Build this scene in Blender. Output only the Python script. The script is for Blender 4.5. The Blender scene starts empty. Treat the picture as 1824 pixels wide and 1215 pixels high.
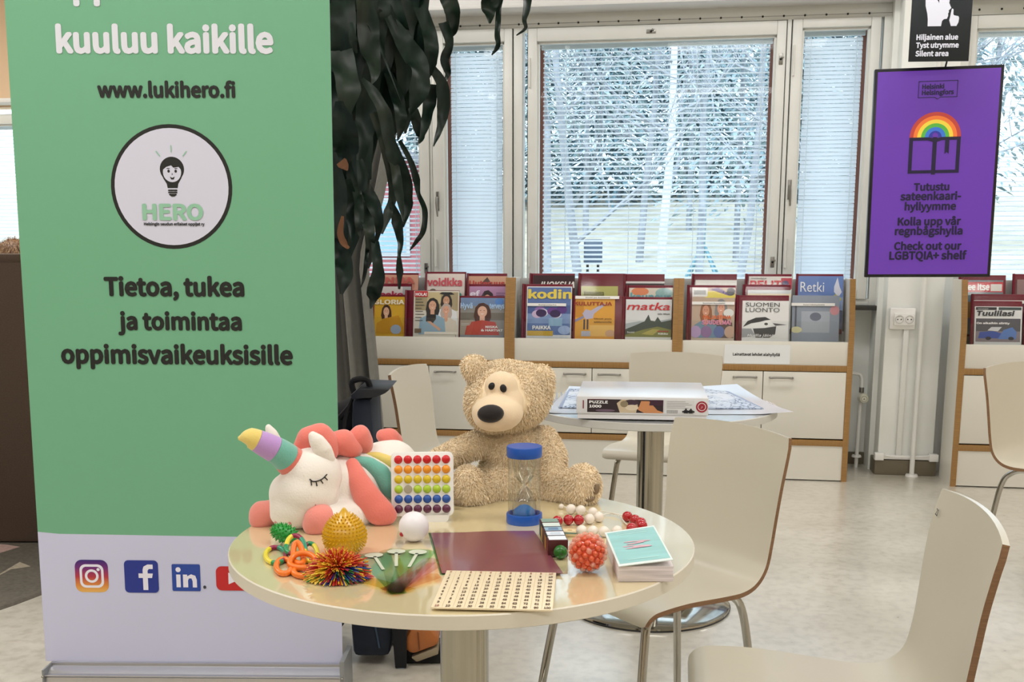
import bpy, bmesh, math, random
from mathutils import Vector, Matrix, Euler
from mathutils.bvhtree import BVHTree

SC = bpy.context.scene
COL = SC.collection
PI = math.pi
R = math.radians
random.seed(7)

# ------------------------------------------------------------------ camera, light, exposure
FPX, PITCH, PPY, CAMZ = 1887.58, 0.17411, 773.41, 1.25      # focal length in pixels of the 1824x1215 frame
cd = bpy.data.cameras.new('camera')
cam = bpy.data.objects.new('camera', cd)
COL.objects.link(cam)
cam.location = (0, 0, CAMZ)
cam.rotation_euler = (PI / 2 - PITCH, 0, 0)
cd.sensor_width = 36.0
cd.lens = FPX / 1824 * 36.0
cd.shift_y = (PPY - 607.5) / 1824
cd.clip_end = 400
SC.camera = cam

SC.view_settings.view_transform = 'Standard'
SC.view_settings.look = 'None'
SC.view_settings.gamma = 1.0
SC.view_settings.use_curve_mapping = False
SC.view_settings.exposure = 0.0
SC.cycles.transparent_max_bounces = 24

wd = bpy.data.worlds.new('sky')
SC.world = wd
wd.use_nodes = True
bg = wd.node_tree.nodes['Background']
bg.inputs[0].default_value = (0.74, 0.88, 1.0, 1)
bg.inputs[1].default_value = 3.4

YAW = -0.15315                                             # the window wall runs along U, its outward normal is N
U = Vector((math.cos(YAW), math.sin(YAW), 0))
N = Vector((-math.sin(YAW), math.cos(YAW), 0))


def W(u, v, z):
    return U * u + N * v + Vector((0, 0, z))


def lamp(name, kind, loc, rot, energy, color, size=(1, 1)):
    l = bpy.data.lights.new(name, kind)
    l.energy = energy
    l.color = color
    if kind == 'AREA':
        l.shape = 'RECTANGLE'
        l.size, l.size_y = size
    o = bpy.data.objects.new(name, l)
    o.location = loc
    o.rotation_euler = rot
    COL.objects.link(o)
    return o


sun = lamp('sun', 'SUN', (0, -10, 20), (R(52), 0, R(-12)), 2.6, (1, 0.95, 0.88))
sun.data.angle = R(2)
CEIL = 3.25
for iu in range(4):                                        # unseen area lights, added under the ceiling to light the room
    for iv in range(3):
        lamp('added_ceiling_light', 'AREA', W(-4.2 + 2.4 * iu, -1.6 + 3.1 * iv, CEIL - 0.06), (0, 0, YAW), 29,
             (1.0, 0.975, 0.95), (1.5, 0.5))
for iu in range(2):  # two more unseen lights, added to brighten the left bay wall
    lamp('added_ceiling_light', 'AREA', W(-5.6 + 2.2 * iu, 5.2, CEIL - 0.06), (0, 0, YAW), 40, (1.0, 0.95, 0.88), (1.5, 0.5))

# ------------------------------------------------------------------ helpers
def lin(h):
    h = h.lstrip('#')
    o = []
    for i in (0, 2, 4):
        c = int(h[i:i + 2], 16) / 255
        o.append(c / 12.92 if c <= 0.04045 else ((c + 0.055) / 1.055) ** 2.4)
    return (o[0], o[1], o[2], 1)


MATS = {}


def mat(name, col, rough=0.5, metal=0.0, spec=0.5, noise=0.0, nscale=8.0, bump=0.0, bscale=60.0, coat=0.0, cior=1.5, crough=0.12,
        emit=0.0, trans=0.0, sheen=0.0, alpha=None, stretch=None, sub=0.0):
    if name in MATS:
        return MATS[name]
    m = bpy.data.materials.new(name)
    m.use_nodes = True
    nt = m.node_tree
    b = nt.nodes['Principled BSDF']
    c = lin(col) if isinstance(col, str) else col
    b.inputs['Base Color'].default_value = c
    b.inputs['Roughness'].default_value = rough
    b.inputs['Metallic'].default_value = metal
    b.inputs['Specular IOR Level'].default_value = spec
    b.inputs['Coat Weight'].default_value = coat
    b.inputs['Coat Roughness'].default_value = crough
    b.inputs['Coat IOR'].default_value = cior
    b.inputs['Sheen Weight'].default_value = sheen
    b.inputs['Transmission Weight'].default_value = trans
    if sub:
        b.inputs['Subsurface Weight'].default_value = sub
        b.inputs['Subsurface Radius'].default_value = (0.02, 0.01, 0.006)
    if alpha is not None:
        b.inputs['Alpha'].default_value = alpha
    if emit:
        b.inputs['Emission Color'].default_value = c
        b.inputs['Emission Strength'].default_value = emit
    tc = None
    if noise or bump:
        tc = nt.nodes.new('ShaderNodeTexCoord')
        mp = nt.nodes.new('ShaderNodeMapping')
        nt.links.new(tc.outputs['Object'], mp.inputs[0])
        if stretch:
            mp.inputs['Scale'].default_value = stretch
    if noise:
        n = nt.nodes.new('ShaderNodeTexNoise')
        n.inputs['Scale'].default_value = nscale
        n.inputs['Detail'].default_value = 5
        nt.links.new(mp.outputs[0], n.inputs['Vector'])
        r = nt.nodes.new('ShaderNodeValToRGB')
        r.color_ramp.elements[0].position = 0.3
        r.color_ramp.elements[1].position = 0.7
        r.color_ramp.elements[0].color = tuple(x * (1 - noise) for x in c[:3]) + (1,)
        r.color_ramp.elements[1].color = tuple(min(1, x * (1 + noise)) for x in c[:3]) + (1,)
        nt.links.new(n.outputs['Fac'], r.inputs[0])
        nt.links.new(r.outputs[0], b.inputs['Base Color'])
    if bump:
        n2 = nt.nodes.new('ShaderNodeTexNoise')
        n2.inputs['Scale'].default_value = bscale
        n2.inputs['Detail'].default_value = 4
        nt.links.new(mp.outputs[0], n2.inputs['Vector'])
        bp = nt.nodes.new('ShaderNodeBump')
        bp.inputs['Strength'].default_value = bump
        bp.inputs['Distance'].default_value = 0.004
        nt.links.new(n2.outputs['Fac'], bp.inputs['Height'])
        nt.links.new(bp.outputs[0], b.inputs['Normal'])
    MATS[name] = m
    return m


def glassy(name, tint, refl=0.08, rough=0.02):
    """thin clear sheet: tinted see-through plus a faint mirror"""
    if name in MATS:
        return MATS[name]
    m = bpy.data.materials.new(name)
    m.use_nodes = True
    nt = m.node_tree
    nt.nodes.remove(nt.nodes['Principled BSDF'])
    out = nt.nodes['Material Output']
    t = nt.nodes.new('ShaderNodeBsdfTransparent')
    t.inputs[0].default_value = lin(tint) if isinstance(tint, str) else tuple(tint) + (1,)
    g = nt.nodes.new('ShaderNodeBsdfGlossy')
    g.inputs['Roughness'].default_value = rough
    fr = nt.nodes.new('ShaderNodeLayerWeight')
    fr.inputs['Blend'].default_value = 0.5
    mx = nt.nodes.new('ShaderNodeMixShader')
    pw = nt.nodes.new('ShaderNodeMath')
    pw.operation = 'POWER'
    pw.inputs[1].default_value = 4.0
    ma = nt.nodes.new('ShaderNodeMath')
    ma.operation = 'MULTIPLY_ADD'
    ma.inputs[1].default_value = 0.6
    ma.inputs[2].default_value = refl
    ma.use_clamp = True
    nt.links.new(fr.outputs['Facing'], pw.inputs[0])
    nt.links.new(pw.outputs[0], ma.inputs[0])
    nt.links.new(ma.outputs[0], mx.inputs[0])
    nt.links.new(t.outputs[0], mx.inputs[1])
    nt.links.new(g.outputs[0], mx.inputs[2])
    nt.links.new(mx.outputs[0], out.inputs[0])
    MATS[name] = m
    return m


def translucent(name, col, amount=0.5, rough=0.5):
    if name in MATS:
        return MATS[name]
    m = bpy.data.materials.new(name)
    m.use_nodes = True
    nt = m.node_tree
    nt.nodes.remove(nt.nodes['Principled BSDF'])
    out = nt.nodes['Material Output']
    d = nt.nodes.new('ShaderNodeBsdfDiffuse')
    d.inputs[0].default_value = lin(col)
    t = nt.nodes.new('ShaderNodeBsdfTranslucent')
    t.inputs[0].default_value = lin(col)
    mx = nt.nodes.new('ShaderNodeMixShader')
    mx.inputs[0].default_value = amount
    nt.links.new(d.outputs[0], mx.inputs[1])
    nt.links.new(t.outputs[0], mx.inputs[2])
    nt.links.new(mx.outputs[0], out.inputs[0])
    MATS[name] = m
    return m


class MB:
    """collects shapes and links them as one mesh object"""

    def __init__(s, *mats):
        s.bm = bmesh.new()
        s.mats = list(mats)

    def mi(s, m):
        if m is None:
            return 0
        if m not in s.mats:
            s.mats.append(m)
        return s.mats.index(m)

    def _paint(s, faces, m):
        i = s.mi(m)
        for f in faces:
            f.material_index = i

    def box(s, lo, hi, m=None, bev=0.0, rot=None, seg=2):
        lo, hi = Vector(lo), Vector(hi)
        c, d = (lo + hi) / 2, hi - lo
        M = Matrix.Translation(c)
        if rot is not None:
            M = M @ Euler(rot).to_matrix().to_4x4()
        M = M @ Matrix.Diagonal((abs(d.x), abs(d.y), abs(d.z), 1))
        r = bmesh.ops.create_cube(s.bm, size=1, matrix=M)
        vs = r['verts']
        fs = list({f for v in vs for f in v.link_faces})
        s._paint(fs, m)
        if bev:
            es = list({e for v in vs for e in v.link_edges})
            bmesh.ops.bevel(s.bm, geom=es, offset=bev, segments=seg, affect='EDGES', profile=0.5)
        return s

    def poly(s, pts, m=None):
        vs = [s.bm.verts.new(Vector(p)) for p in pts]
        try:
            f = s.bm.faces.new(vs)
            f.material_index = s.mi(m)
        except ValueError:
            pass
        return s

    def prism(s, pts, ext, m=None, bev=0.0):
        """closed outline pts (3-D) pushed along ext"""
        ext = Vector(ext)
        a = [s.bm.verts.new(Vector(p)) for p in pts]
        b = [s.bm.verts.new(Vector(p) + ext) for p in pts]
        n = len(a)
        fs = [s.bm.faces.new(a), s.bm.faces.new(b[::-1])]
        for i in range(n):
            fs.append(s.bm.faces.new((a[i], b[i], b[(i + 1) % n], a[(i + 1) % n])))
        s._paint(fs, m)
        bmesh.ops.recalc_face_normals(s.bm, faces=fs)
        if bev:
            es = [e for v in a + b for e in v.link_edges]
            bmesh.ops.bevel(s.bm, geom=list(set(es)), offset=bev, segments=2, affect='EDGES', profile=0.5)
        return s

    def tube(s, path, r, m=None, seg=10, closed=False, caps=True, flat=1.0):
        path = [Vector(p) for p in path]
        n = len(path)
        rs = r if isinstance(r, (list, tuple)) else [r] * n
        rings = []
        ref = None
        for i in range(n):
            if closed:
                t = path[(i + 1) % n] - path[i - 1]
            else:
                t = path[min(i + 1, n - 1)] - path[max(i - 1, 0)]
            t = t.normalized() if t.length > 1e-9 else Vector((0, 0, 1))
            if ref is None:
                ref = Vector((0, 0, 1)) if abs(t.z) < 0.9 else Vector((1, 0, 0))
            x = (ref - t * ref.dot(t))
            x = x.normalized() if x.length > 1e-6 else t.orthogonal().normalized()
            ref = x
            y = t.cross(x)
            rings.append([s.bm.verts.new(path[i] + (x * math.cos(2 * PI * k / seg) * flat + y * math.sin(2 * PI * k / seg)) * rs[i])
                          for k in range(seg)])
        fs = []
        for i in range(n if closed else n - 1):
            a, b = rings[i], rings[(i + 1) % n]
            for k in range(seg):
                fs.append(s.bm.faces.new((a[k], a[(k + 1) % seg], b[(k + 1) % seg], b[k])))
        if caps and not closed:
            fs.append(s.bm.faces.new(rings[0][::-1]))
            fs.append(s.bm.faces.new(rings[-1]))
        s._paint(fs, m)
        return s

    def lathe(s, prof, m=None, seg=48, c=(0, 0, 0)):
        c = Vector(c)
        rings = []
        for r_, z in prof:
            if r_ < 1e-6:
                rings.append([s.bm.verts.new(c + Vector((0, 0, z)))])
            else:
                rings.append([s.bm.verts.new(c + Vector((r_ * math.cos(2 * PI * k / seg), r_ * math.sin(2 * PI * k / seg), z)))
                              for k in range(seg)])
        fs = []
        for a, b in zip(rings, rings[1:]):
            for k in range(seg):
                k2 = (k + 1) % seg
                if len(a) == 1 and len(b) > 1:
                    fs.append(s.bm.faces.new((a[0], b[k2], b[k])))
                elif len(b) == 1 and len(a) > 1:
                    fs.append(s.bm.faces.new((a[k], a[k2], b[0])))
                elif len(a) > 1:
                    fs.append(s.bm.faces.new((a[k], a[k2], b[k2], b[k])))
        s._paint(fs, m)
        return s

    def ball(s, c, r, m=None, seg=24, rot=None):
        r = (r, r, r) if isinstance(r, (int, float)) else r
        M = Matrix.Translation(Vector(c))
        if rot is not None:
            M = M @ Euler(rot).to_matrix().to_4x4()
        M = M @ Matrix.Diagonal((r[0], r[1], r[2], 1))
        q = bmesh.ops.create_uvsphere(s.bm, u_segments=seg, v_segments=max(6, seg // 2), radius=1, matrix=M)
        s._paint(list({f for v in q['verts'] for f in v.link_faces}), m)
        return s

    def cone(s, c, d, r, h, m=None, seg=6, tip=0.0):
        d = Vector(d).normalized()
        q = d.to_track_quat('Z', 'Y').to_matrix().to_4x4()
        M = Matrix.Translation(Vector(c) + d * h / 2) @ q
        k = bmesh.ops.create_cone(s.bm, cap_ends=True, segments=seg, radius1=r, radius2=tip, depth=h, matrix=M)
        s._paint(list({f for v in k['verts'] for f in v.link_faces}), m)
        return s

    def sheet(s, fn, nu, nv, m=None, closed_u=False):
        g = [[s.bm.verts.new(Vector(fn(i / nu, j / nv))) for j in range(nv + 1)] for i in range(nu + 1)]
        fs = []
        for i in range(nu):
            for j in range(nv):
                fs.append(s.bm.faces.new((g[i][j], g[i + 1][j], g[i + 1][j + 1], g[i][j + 1])))
        s._paint(fs, m)
        return s

    def build(s, name, parent=None, loc=None, rot=None, smooth=True, ang=38, kind=None):
        bm = s.bm
        bm.normal_update()
        if smooth:
            ca = R(ang)
            for e in bm.edges:
                e.smooth = len(e.link_faces) == 2 and e.calc_face_angle(0) < ca
            for f in bm.faces:
                f.smooth = True
        me = bpy.data.meshes.new(name)
        bm.to_mesh(me)
        bm.free()
        for m in s.mats:
            me.materials.append(m)
        o = bpy.data.objects.new(name, me)
        COL.objects.link(o)
        if parent is not None:
            o.parent = parent
        if loc is not None:
            o.location = loc
        if rot is not None:
            o.rotation_euler = rot
        if kind:
            o['kind'] = kind
        return o


def thing(name, label, cat, loc=(0, 0, 0), rot=(0, 0, 0), group=None, kind=None):
    o = bpy.data.objects.new(name, None)
    o.empty_display_size = 0.05
    COL.objects.link(o)
    o.location = loc
    o.rotation_euler = rot if not isinstance(rot, (int, float)) else (0, 0, rot)
    return tag(o, label, cat, group, kind)


def tag(o, label=None, cat=None, group=None, kind=None):
    if label:
        o['label'] = label
    if cat:
        o['category'] = cat
    if group:
        o['group'] = group
    if kind:
        o['kind'] = kind
    return o


def catmull(pts, n=6):
    pts = [Vector(p) for p in pts]
    P = [pts[0] * 2 - pts[1]] + pts + [pts[-1] * 2 - pts[-2]]
    out = []
    for i in range(1, len(P) - 2):
        for k in range(n):
            t = k / n
            a, b, c, d = P[i - 1], P[i], P[i + 1], P[i + 2]
            out.append(0.5 * ((2 * b) + (c - a) * t + (2 * a - 5 * b + 4 * c - d) * t * t + (3 * b - a - 3 * c + d) * t ** 3))
    out.append(pts[-1])
    return out


import os
try:                                                       # the grotesque that ships with Blender, else its default face
    FONT = bpy.data.fonts.load(os.path.join(bpy.utils.system_resource('DATAFILES'), 'fonts', 'Noto Sans CJK Regular.woff2'))
except Exception:
    FONT = None


def text(s, mt, parent, x0, x1, z0, y=-0.0006, h=None, name='lettering', bold=0.0, shear=0.0, hmode='all', plane='xz', space=1.0, rot=0.0, serif=False):
    """lettering fitted between x0 and x1 on baseline z0, standing in the x-z plane (or lying in x-y)"""
    cu = bpy.data.curves.new(name, 'FONT')
    cu.body = s
    cu.size = 1
    if FONT and serif is False:
        cu.font = FONT
    cu.shear = shear
    cu.space_character = space
    cu.resolution_u = 3
    to = bpy.data.objects.new(name, cu)
    COL.objects.link(to)
    bpy.context.view_layer.update()
    dg = bpy.context.evaluated_depsgraph_get()
    me = bpy.data.meshes.new_from_object(to.evaluated_get(dg))
    bpy.data.objects.remove(to)
    cu_font = FONT is not None and not serif
    xs = [v.co.x for v in me.vertices]
    ys = [v.co.y for v in me.vertices]
    if not xs:
        return None
    # heavier strokes: the same letters laid over each other, nudged all round
    r_ = (0.006 + 0.9 * bold) if cu_font else 0.9 * bold
    r_ *= 1.0 if max(ys) - min(ys) < 0.75 else 1.5
    if r_ > 0:
        bm = bmesh.new()
        bm.from_mesh(me)
        base = bm.verts[:] + bm.edges[:] + bm.faces[:]
        for k in range(8):
            g = bmesh.ops.duplicate(bm, geom=base)['geom']
            d = Vector((r_ * math.cos(k * PI / 4), r_ * math.sin(k * PI / 4), 0.00003 * (k + 1)))
            for v in g:
                if isinstance(v, bmesh.types.BMVert):
                    v.co += d
        bm.to_mesh(me)
        bm.free()
        xs = [v.co.x for v in me.vertices]
        ys = [v.co.y for v in me.vertices]
    sx = (x1 - x0) / (max(xs) - min(xs))
    sy = sx if h is None else h / (max(ys) if hmode == 'asc' else (max(ys) - min(ys)))
    bx = min(xs)
    cr, sr = math.cos(rot), math.sin(rot)
    for v in me.vertices:
        X, Z = (v.co.x - bx) * sx, v.co.y * sy
        X, Z = X * cr - Z * sr + x0, X * sr + Z * cr + z0
        v.co = (X, y - v.co.z, Z) if plane == 'xz' else (X, Z, y + v.co.z)
    me.materials.clear()
    me.materials.append(mt)
    me.name = name
    o = bpy.data.objects.new(name, me)
    COL.objects.link(o)
    o.parent = parent
    return o


def flat(name, parent, shapes, y0=-0.0004, step=0.00025):
    """printed artwork: coloured outlines in the x-z plane, each a hair in front of the one before"""
    b = MB()
    for i, (m, pts) in enumerate(shapes):
        b.poly([(p[0], y0 - step * i, p[1]) for p in pts], m)
    return b.build(name, parent, smooth=False)


def oval(cx, cz, rx, rz=None, n=28, a0=0, a1=2 * PI):
    rz = rx if rz is None else rz
    full = abs(a1 - a0 - 2 * PI) < 1e-6
    k = n if full else n + 1
    return [(cx + rx * math.cos(a0 + (a1 - a0) * i / n), cz + rz * math.sin(a0 + (a1 - a0) * i / n)) for i in range(k)]


def rect(x0, z0, x1, z1):
    return [(x0, z0), (x1, z0), (x1, z1), (x0, z1)]


def rrect(x0, z0, x1, z1, r, n=5):
    o = []
    for cx, cz, a in ((x1 - r, z1 - r, 0), (x0 + r, z1 - r, PI / 2), (x0 + r, z0 + r, PI), (x1 - r, z0 + r, 1.5 * PI)):
        for i in range(n + 1):
            t = a + PI / 2 * i / n
            o.append((cx + r * math.cos(t), cz + r * math.sin(t)))
    return o


def ringpoly(cx, cz, r0, r1, a0, a1, n=24):
    return [(cx + r1 * math.cos(a0 + (a1 - a0) * i / n), cz + r1 * math.sin(a0 + (a1 - a0) * i / n)) for i in range(n + 1)] + \
           [(cx + r0 * math.cos(a1 + (a0 - a1) * i / n), cz + r0 * math.sin(a1 + (a0 - a1) * i / n)) for i in range(n + 1)]


# sight line of the photograph -> points on real surfaces
_cp, _sp = math.cos(PITCH), math.sin(PITCH)


def ray(px, py):
    x, y = (px - 912) / FPX, (py - PPY) / FPX
    return Vector((x, _cp - y * _sp, -_sp - y * _cp))


EYE = Vector((0, 0, CAMZ))


def onz(px, py, z):
    d = ray(px, py)
    return EYE + d * ((z - CAMZ) / d.z)


def onv(px, py, v):
    """(u, z) on the plane parallel to the window wall at distance v"""
    d = ray(px, py)
    p = EYE + d * (v / d.dot(N))
    return p.dot(U), p.z


def aty(px, py, Y):
    d = ray(px, py)
    return EYE + d * (Y / d.y)


def pxm(px, py, Y):
    """metres per pixel at that depth"""
    d = ray(px, py)
    return (Y / d.y) / FPX


def blob(name, parts, mt, parent, origin, voxel=0.006, smooth=6, fac=0.5):
    """one smooth skin round a list of overlapping ellipsoids (centre, radii, rotation) in world space"""
    b = MB(mt)
    for p in parts:
        c, r_ = Vector(p[0]) - origin, p[1]
        b.ball(c, r_, None, 20, p[2] if len(p) > 2 else None)
    o = b.build(name, None)
    md = o.modifiers.new('r', 'REMESH')
    md.mode = 'VOXEL'
    md.voxel_size = voxel
    ms = o.modifiers.new('s', 'SMOOTH')
    ms.iterations = smooth
    ms.factor = fac
    bpy.context.view_layer.update()
    dg = bpy.context.evaluated_depsgraph_get()
    me = bpy.data.meshes.new_from_object(o.evaluated_get(dg))
    for p in me.polygons:
        p.use_smooth = True
    old = o.data
    o.modifiers.clear()
    o.data = me
    me.name = name
    if not me.materials:
        me.materials.append(mt)
    bpy.data.meshes.remove(old)
    if parent is not None:
        o.parent = parent
    return o


def chain(a, b, ra, rb, n=5):
    """overlapping balls from a to b"""
    a, b = Vector(a), Vector(b)
    return [(a.lerp(b, i / (n - 1)), tuple(ra[k] + (rb[k] - ra[k]) * i / (n - 1) for k in range(3))) for i in range(n)]


def hitter(o, origin):
    t = BVHTree.FromPolygons([v.co + origin for v in o.data.vertices], [tuple(p.vertices) for p in o.data.polygons])

    def f(px, py):
        d = ray(px, py).normalized()
        l, n, i, dist = t.ray_cast(EYE, d)
        return (l, n) if l is not None else (None, None)
    return f


def fur(name, o, mats, parent, n, length, width, seed=1, skip=None, droop=0.4):
    """short pile: thin blades standing on the skin of o"""
    rnd = random.Random(seed)
    me = o.data
    me.calc_loop_triangles()
    tris = [t for t in me.loop_triangles]
    cum, tot = [], 0.0
    for t in tris:
        tot += t.area
        cum.append(tot)
    import bisect
    b = MB(*mats)
    bm = b.bm
    for _ in range(n):
        t = tris[bisect.bisect_left(cum, rnd.random() * tot)]
        p0, p1, p2 = (me.vertices[i].co for i in t.vertices)
        a, c = rnd.random(), rnd.random()
        if a + c > 1:
            a, c = 1 - a, 1 - c
        p = p0 + (p1 - p0) * a + (p2 - p0) * c
        if skip and skip(p):
            continue
        nr = t.normal
        d = (nr + Vector((rnd.uniform(-.7, .7), rnd.uniform(-.7, .7), rnd.uniform(-.7, .7) - droop))).normalized()
        if d.dot(nr) < 0.15:
            d = (d + nr * 0.6).normalized()
        side = d.cross(nr)
        side = side.normalized() if side.length > 1e-4 else d.orthogonal().normalized()
        L = length * rnd.uniform(0.6, 1.3)
        mid = p + d * L * 0.55 + nr * L * 0.1
        tip = p + d * L + Vector((0, 0, -L * 0.3))
        q = [bm.verts.new(x) for x in (p - side * width, p + side * width, mid + side * width * .7, mid - side * width * .7, tip)]
        f1 = bm.faces.new(q[:4])
        f2 = bm.faces.new((q[3], q[2], q[4]))
        k = rnd.randrange(len(mats))
        f1.material_index = f2.material_index = k
    return b.build(name, parent, smooth=False)


# ------------------------------------------------------------------ materials
M_wall = mat('wall_paint', '#eef0ec', 0.6, noise=0.04, nscale=3, bump=0.05, bscale=40)
M_wall2 = mat('beige_wall', '#dccfb9', 0.6)
M_frame = mat('window_paint', '#dedfda', 0.4, noise=0.03, nscale=5)
M_gap = mat('dark_gap', '#26282a', 0.8)
M_metal = mat('brushed_steel', '#aaa699', 0.17, 1.0, noise=0.10, nscale=90, stretch=(1, 1, 0.02))
M_chrome = mat('chrome', '#a6a39b', 0.08, 1.0)
M_dmetal = mat('grey_metal', '#8f8d88', 0.35, 0.9)
M_black = mat('black_plastic', '#0c0c0d', 0.4)
M_white = mat('white_plastic', '#ecebe8', 0.35)
M_paper = mat('paper', '#f0efec', 0.6)
M_lam = mat('white_laminate', '#d9d6cc', 0.34, noise=0.015, nscale=4)
M_oak = mat('oak_edge', '#987240', 0.45, noise=0.16, nscale=14, stretch=(1, 1, 14))
M_oakh = mat('oak_rail', '#987240', 0.45, noise=0.16, nscale=14, stretch=(14, 1, 1))
M_ink = mat('black_ink', '#08080a', 0.6)

# ------------------------------------------------------------------ structure
def structure(b, name, **k):
    return b.build(name, None, kind='structure', **k)


WROT = (0, 0, YAW)
nm = bpy.data.materials.new('sealed_floor')
nm.use_nodes = True
nt = nm.node_tree
bs = nt.nodes['Principled BSDF']
tc = nt.nodes.new('ShaderNodeTexCoord')
n1 = nt.nodes.new('ShaderNodeTexNoise')
n1.inputs['Scale'].default_value = 2.2
n1.inputs['Detail'].default_value = 8
n1.inputs['Roughness'].default_value = 0.65
n2 = nt.nodes.new('ShaderNodeTexNoise')
n2.inputs['Scale'].default_value = 26
n2.inputs['Detail'].default_value = 6
rp = nt.nodes.new('ShaderNodeValToRGB')
rp.color_ramp.elements[0].position = 0.32
rp.color_ramp.elements[0].color = lin('#c2bcad')
rp.color_ramp.elements[1].position = 0.68
rp.color_ramp.elements[1].color = lin('#dcd7cb')
mx = nt.nodes.new('ShaderNodeMixRGB')
mx.blend_type = 'MULTIPLY'
mx.inputs[0].default_value = 0.45
rp2 = nt.nodes.new('ShaderNodeValToRGB')
rp2.color_ramp.elements[0].position = 0.35
rp2.color_ramp.elements[0].color = (0.62, 0.60, 0.56, 1)
rp2.color_ramp.elements[1].position = 0.55
rp2.color_ramp.elements[1].color = (1, 1, 1, 1)
rr = nt.nodes.new('ShaderNodeMapRange')
rr.inputs[3].default_value = 0.22
rr.inputs[4].default_value = 0.42
nt.links.new(tc.outputs['Object'], n1.inputs['Vector'])
nt.links.new(tc.outputs['Object'], n2.inputs['Vector'])
nt.links.new(n1.outputs['Fac'], rp.inputs[0])
nt.links.new(n2.outputs['Fac'], rp2.inputs[0])
nt.links.new(rp.outputs[0], mx.inputs[1])
nt.links.new(rp2.outputs[0], mx.inputs[2])
nt.links.new(mx.outputs[0], bs.inputs['Base Color'])
nt.links.new(n2.outputs['Fac'], rr.inputs[0])
nt.links.new(rr.outputs[0], bs.inputs['Roughness'])
bs.inputs['Specular IOR Level'].default_value = 0.6
bs.inputs['Coat Weight'].default_value = 1.0
bs.inputs['Coat IOR'].default_value = 2.2
bs.inputs['Coat Roughness'].default_value = 0.28
UL, UR, VB = -8.0, 4.6, -4.2
structure(MB(nm).box((UL, VB, -0.1), (UR, 7.6, 0)), 'floor', rot=WROT)
structure(MB(mat('ceiling_white', '#e6e4de', 0.8)).box((UL, VB, CEIL), (UR, 7.6, CEIL + 0.1)), 'ceiling', rot=WROT)
structure(MB(M_wall2).box((UL - 0.1, VB, 0), (UL, 7.6, CEIL)), 'wall_left', rot=WROT)
structure(MB(M_wall2).box((UR, VB, 0), (UR + 0.1, 7.6, CEIL)), 'wall_right', rot=WROT)
structure(MB(M_wall2).box((UL, VB - 0.1, 0), (UR, VB, CEIL)), 'wall_behind_camera', rot=WROT)
# window wall: parapet, lintel, pier, and the deeper bay on the far left
VW = 6.25
b = MB(M_wall)
b.box((-2.6, VW + 0.10, 0), (UR, VW + 0.26, 0.93))
b.box((-2.6, VW + 0.02, 2.50), (UR, VW + 0.26, CEIL), M_wall2)
b.box((-2.75, VW, 0), (-2.6, 7.36, CEIL))
b.box((UL, 7.36, 0), (-2.6, 7.5, 0.95))
b.box((UL, 7.36, 2.26), (-2.6, 7.5, CEIL), mat('peach_wall', '#e6c8a6', 0.6))
b.box((1.107, 6.19, 0), (1.50, VW + 0.26, CEIL))
b.box((1.135, 6.07, 0.085), (1.432, 6.3, CEIL), None, 0.006)
b.box((2.62, VW + 0.02, 0), (UR, VW + 0.26, CEIL))
structure(b, 'wall_window_side', rot=WROT)
b = MB(mat('brown_skirting', '#6b6250', 0.5))
b.box((1.118, 6.045, 0), (1.446, 6.2, 0.085), None, 0.004)
b.box((-1.9, 6.33, 0), (1.118, 6.349, 0.07))
structure(b, 'baseboard_pier', rot=WROT)
# long white ledge above the windows
b = MB(mat('ledge_white', '#e2e1df', 0.4))
b.box((-2.6, 6.06, 2.548), (1.107, 6.27, 2.575), None, 0.004)
b.box((-2.6, 6.09, 2.575), (1.107, 6.27, 2.64))
b.box((1.50, 6.06, 2.548), (UR, 6.27, 2.575), None, 0.004)
b.box((UL, 7.2, 2.27), (-2.75, 7.37, 2.30), None, 0.004)
structure(b, 'trim_1', rot=WROT)
# fixed outer window frame with the row of screws over it
b = MB(M_frame)
b.box((-2.6, VW + 0.0, 2.476), (1.107, VW + 0.1, 2.56), None, 0.003)
for x0, x1 in ((-1.452, -1.436), (-0.955, -0.905), (0.560, 0.582), (1.068, 1.107)):
    b.box((x0, VW - 0.004, 0.93), (x1, VW + 0.12, 2.48), None, 0.002)
b.box((-2.6, VW + 0.0, 0.93), (1.107, VW + 0.12, 0.965), None, 0.003)
b.box((-2.6, VW + 0.02, 0.93), (1.107, VW + 0.11, 2.47 * 0 + 0.94), M_gap)
b.box((1.50, VW, 2.47), (2.62, VW + 0.1, 2.56), None, 0.003)
b.box((1.50, VW, 0.93), (2.62, VW + 0.12, 0.965), None, 0.003)
b.box((1.485, VW, 0.93), (1.505, VW + 0.12, 2.48), None, 0.002)
b.box((2.55, VW, 0.93), (2.62, VW + 0.12, 2.48), None, 0.002)
for i in range(33):
    u = -1.6 + 0.1125 * i
    if u < 1.05 or u > 1.53:
        b.ball((u, VW - 0.001, 2.497), 0.006, M_black, 8)
b.box((-2.6, VW - 0.001, 2.4955), (1.107, VW, 2.4985), M_dmetal)
structure(b, 'trim_2', rot=WROT)
# window sill
b = MB(mat('dark_sill', '#34332f', 0.5))
b.box((-2.6, 6.20, 0.905), (1.112, VW + 0.1, 0.93), None, 0.003)
structure(b, 'trim_3', rot=WROT)

M_slat = translucent('blind_slat', '#f2f8ff', 0.5)
M_cord = mat('blind_cord', '#e4edf2', 0.6)
M_out = mat('red_brown_timber', '#8d5d4f', 0.6)
M_pane = glassy('window_glass', '#f4fbff', 0.015)


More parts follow.
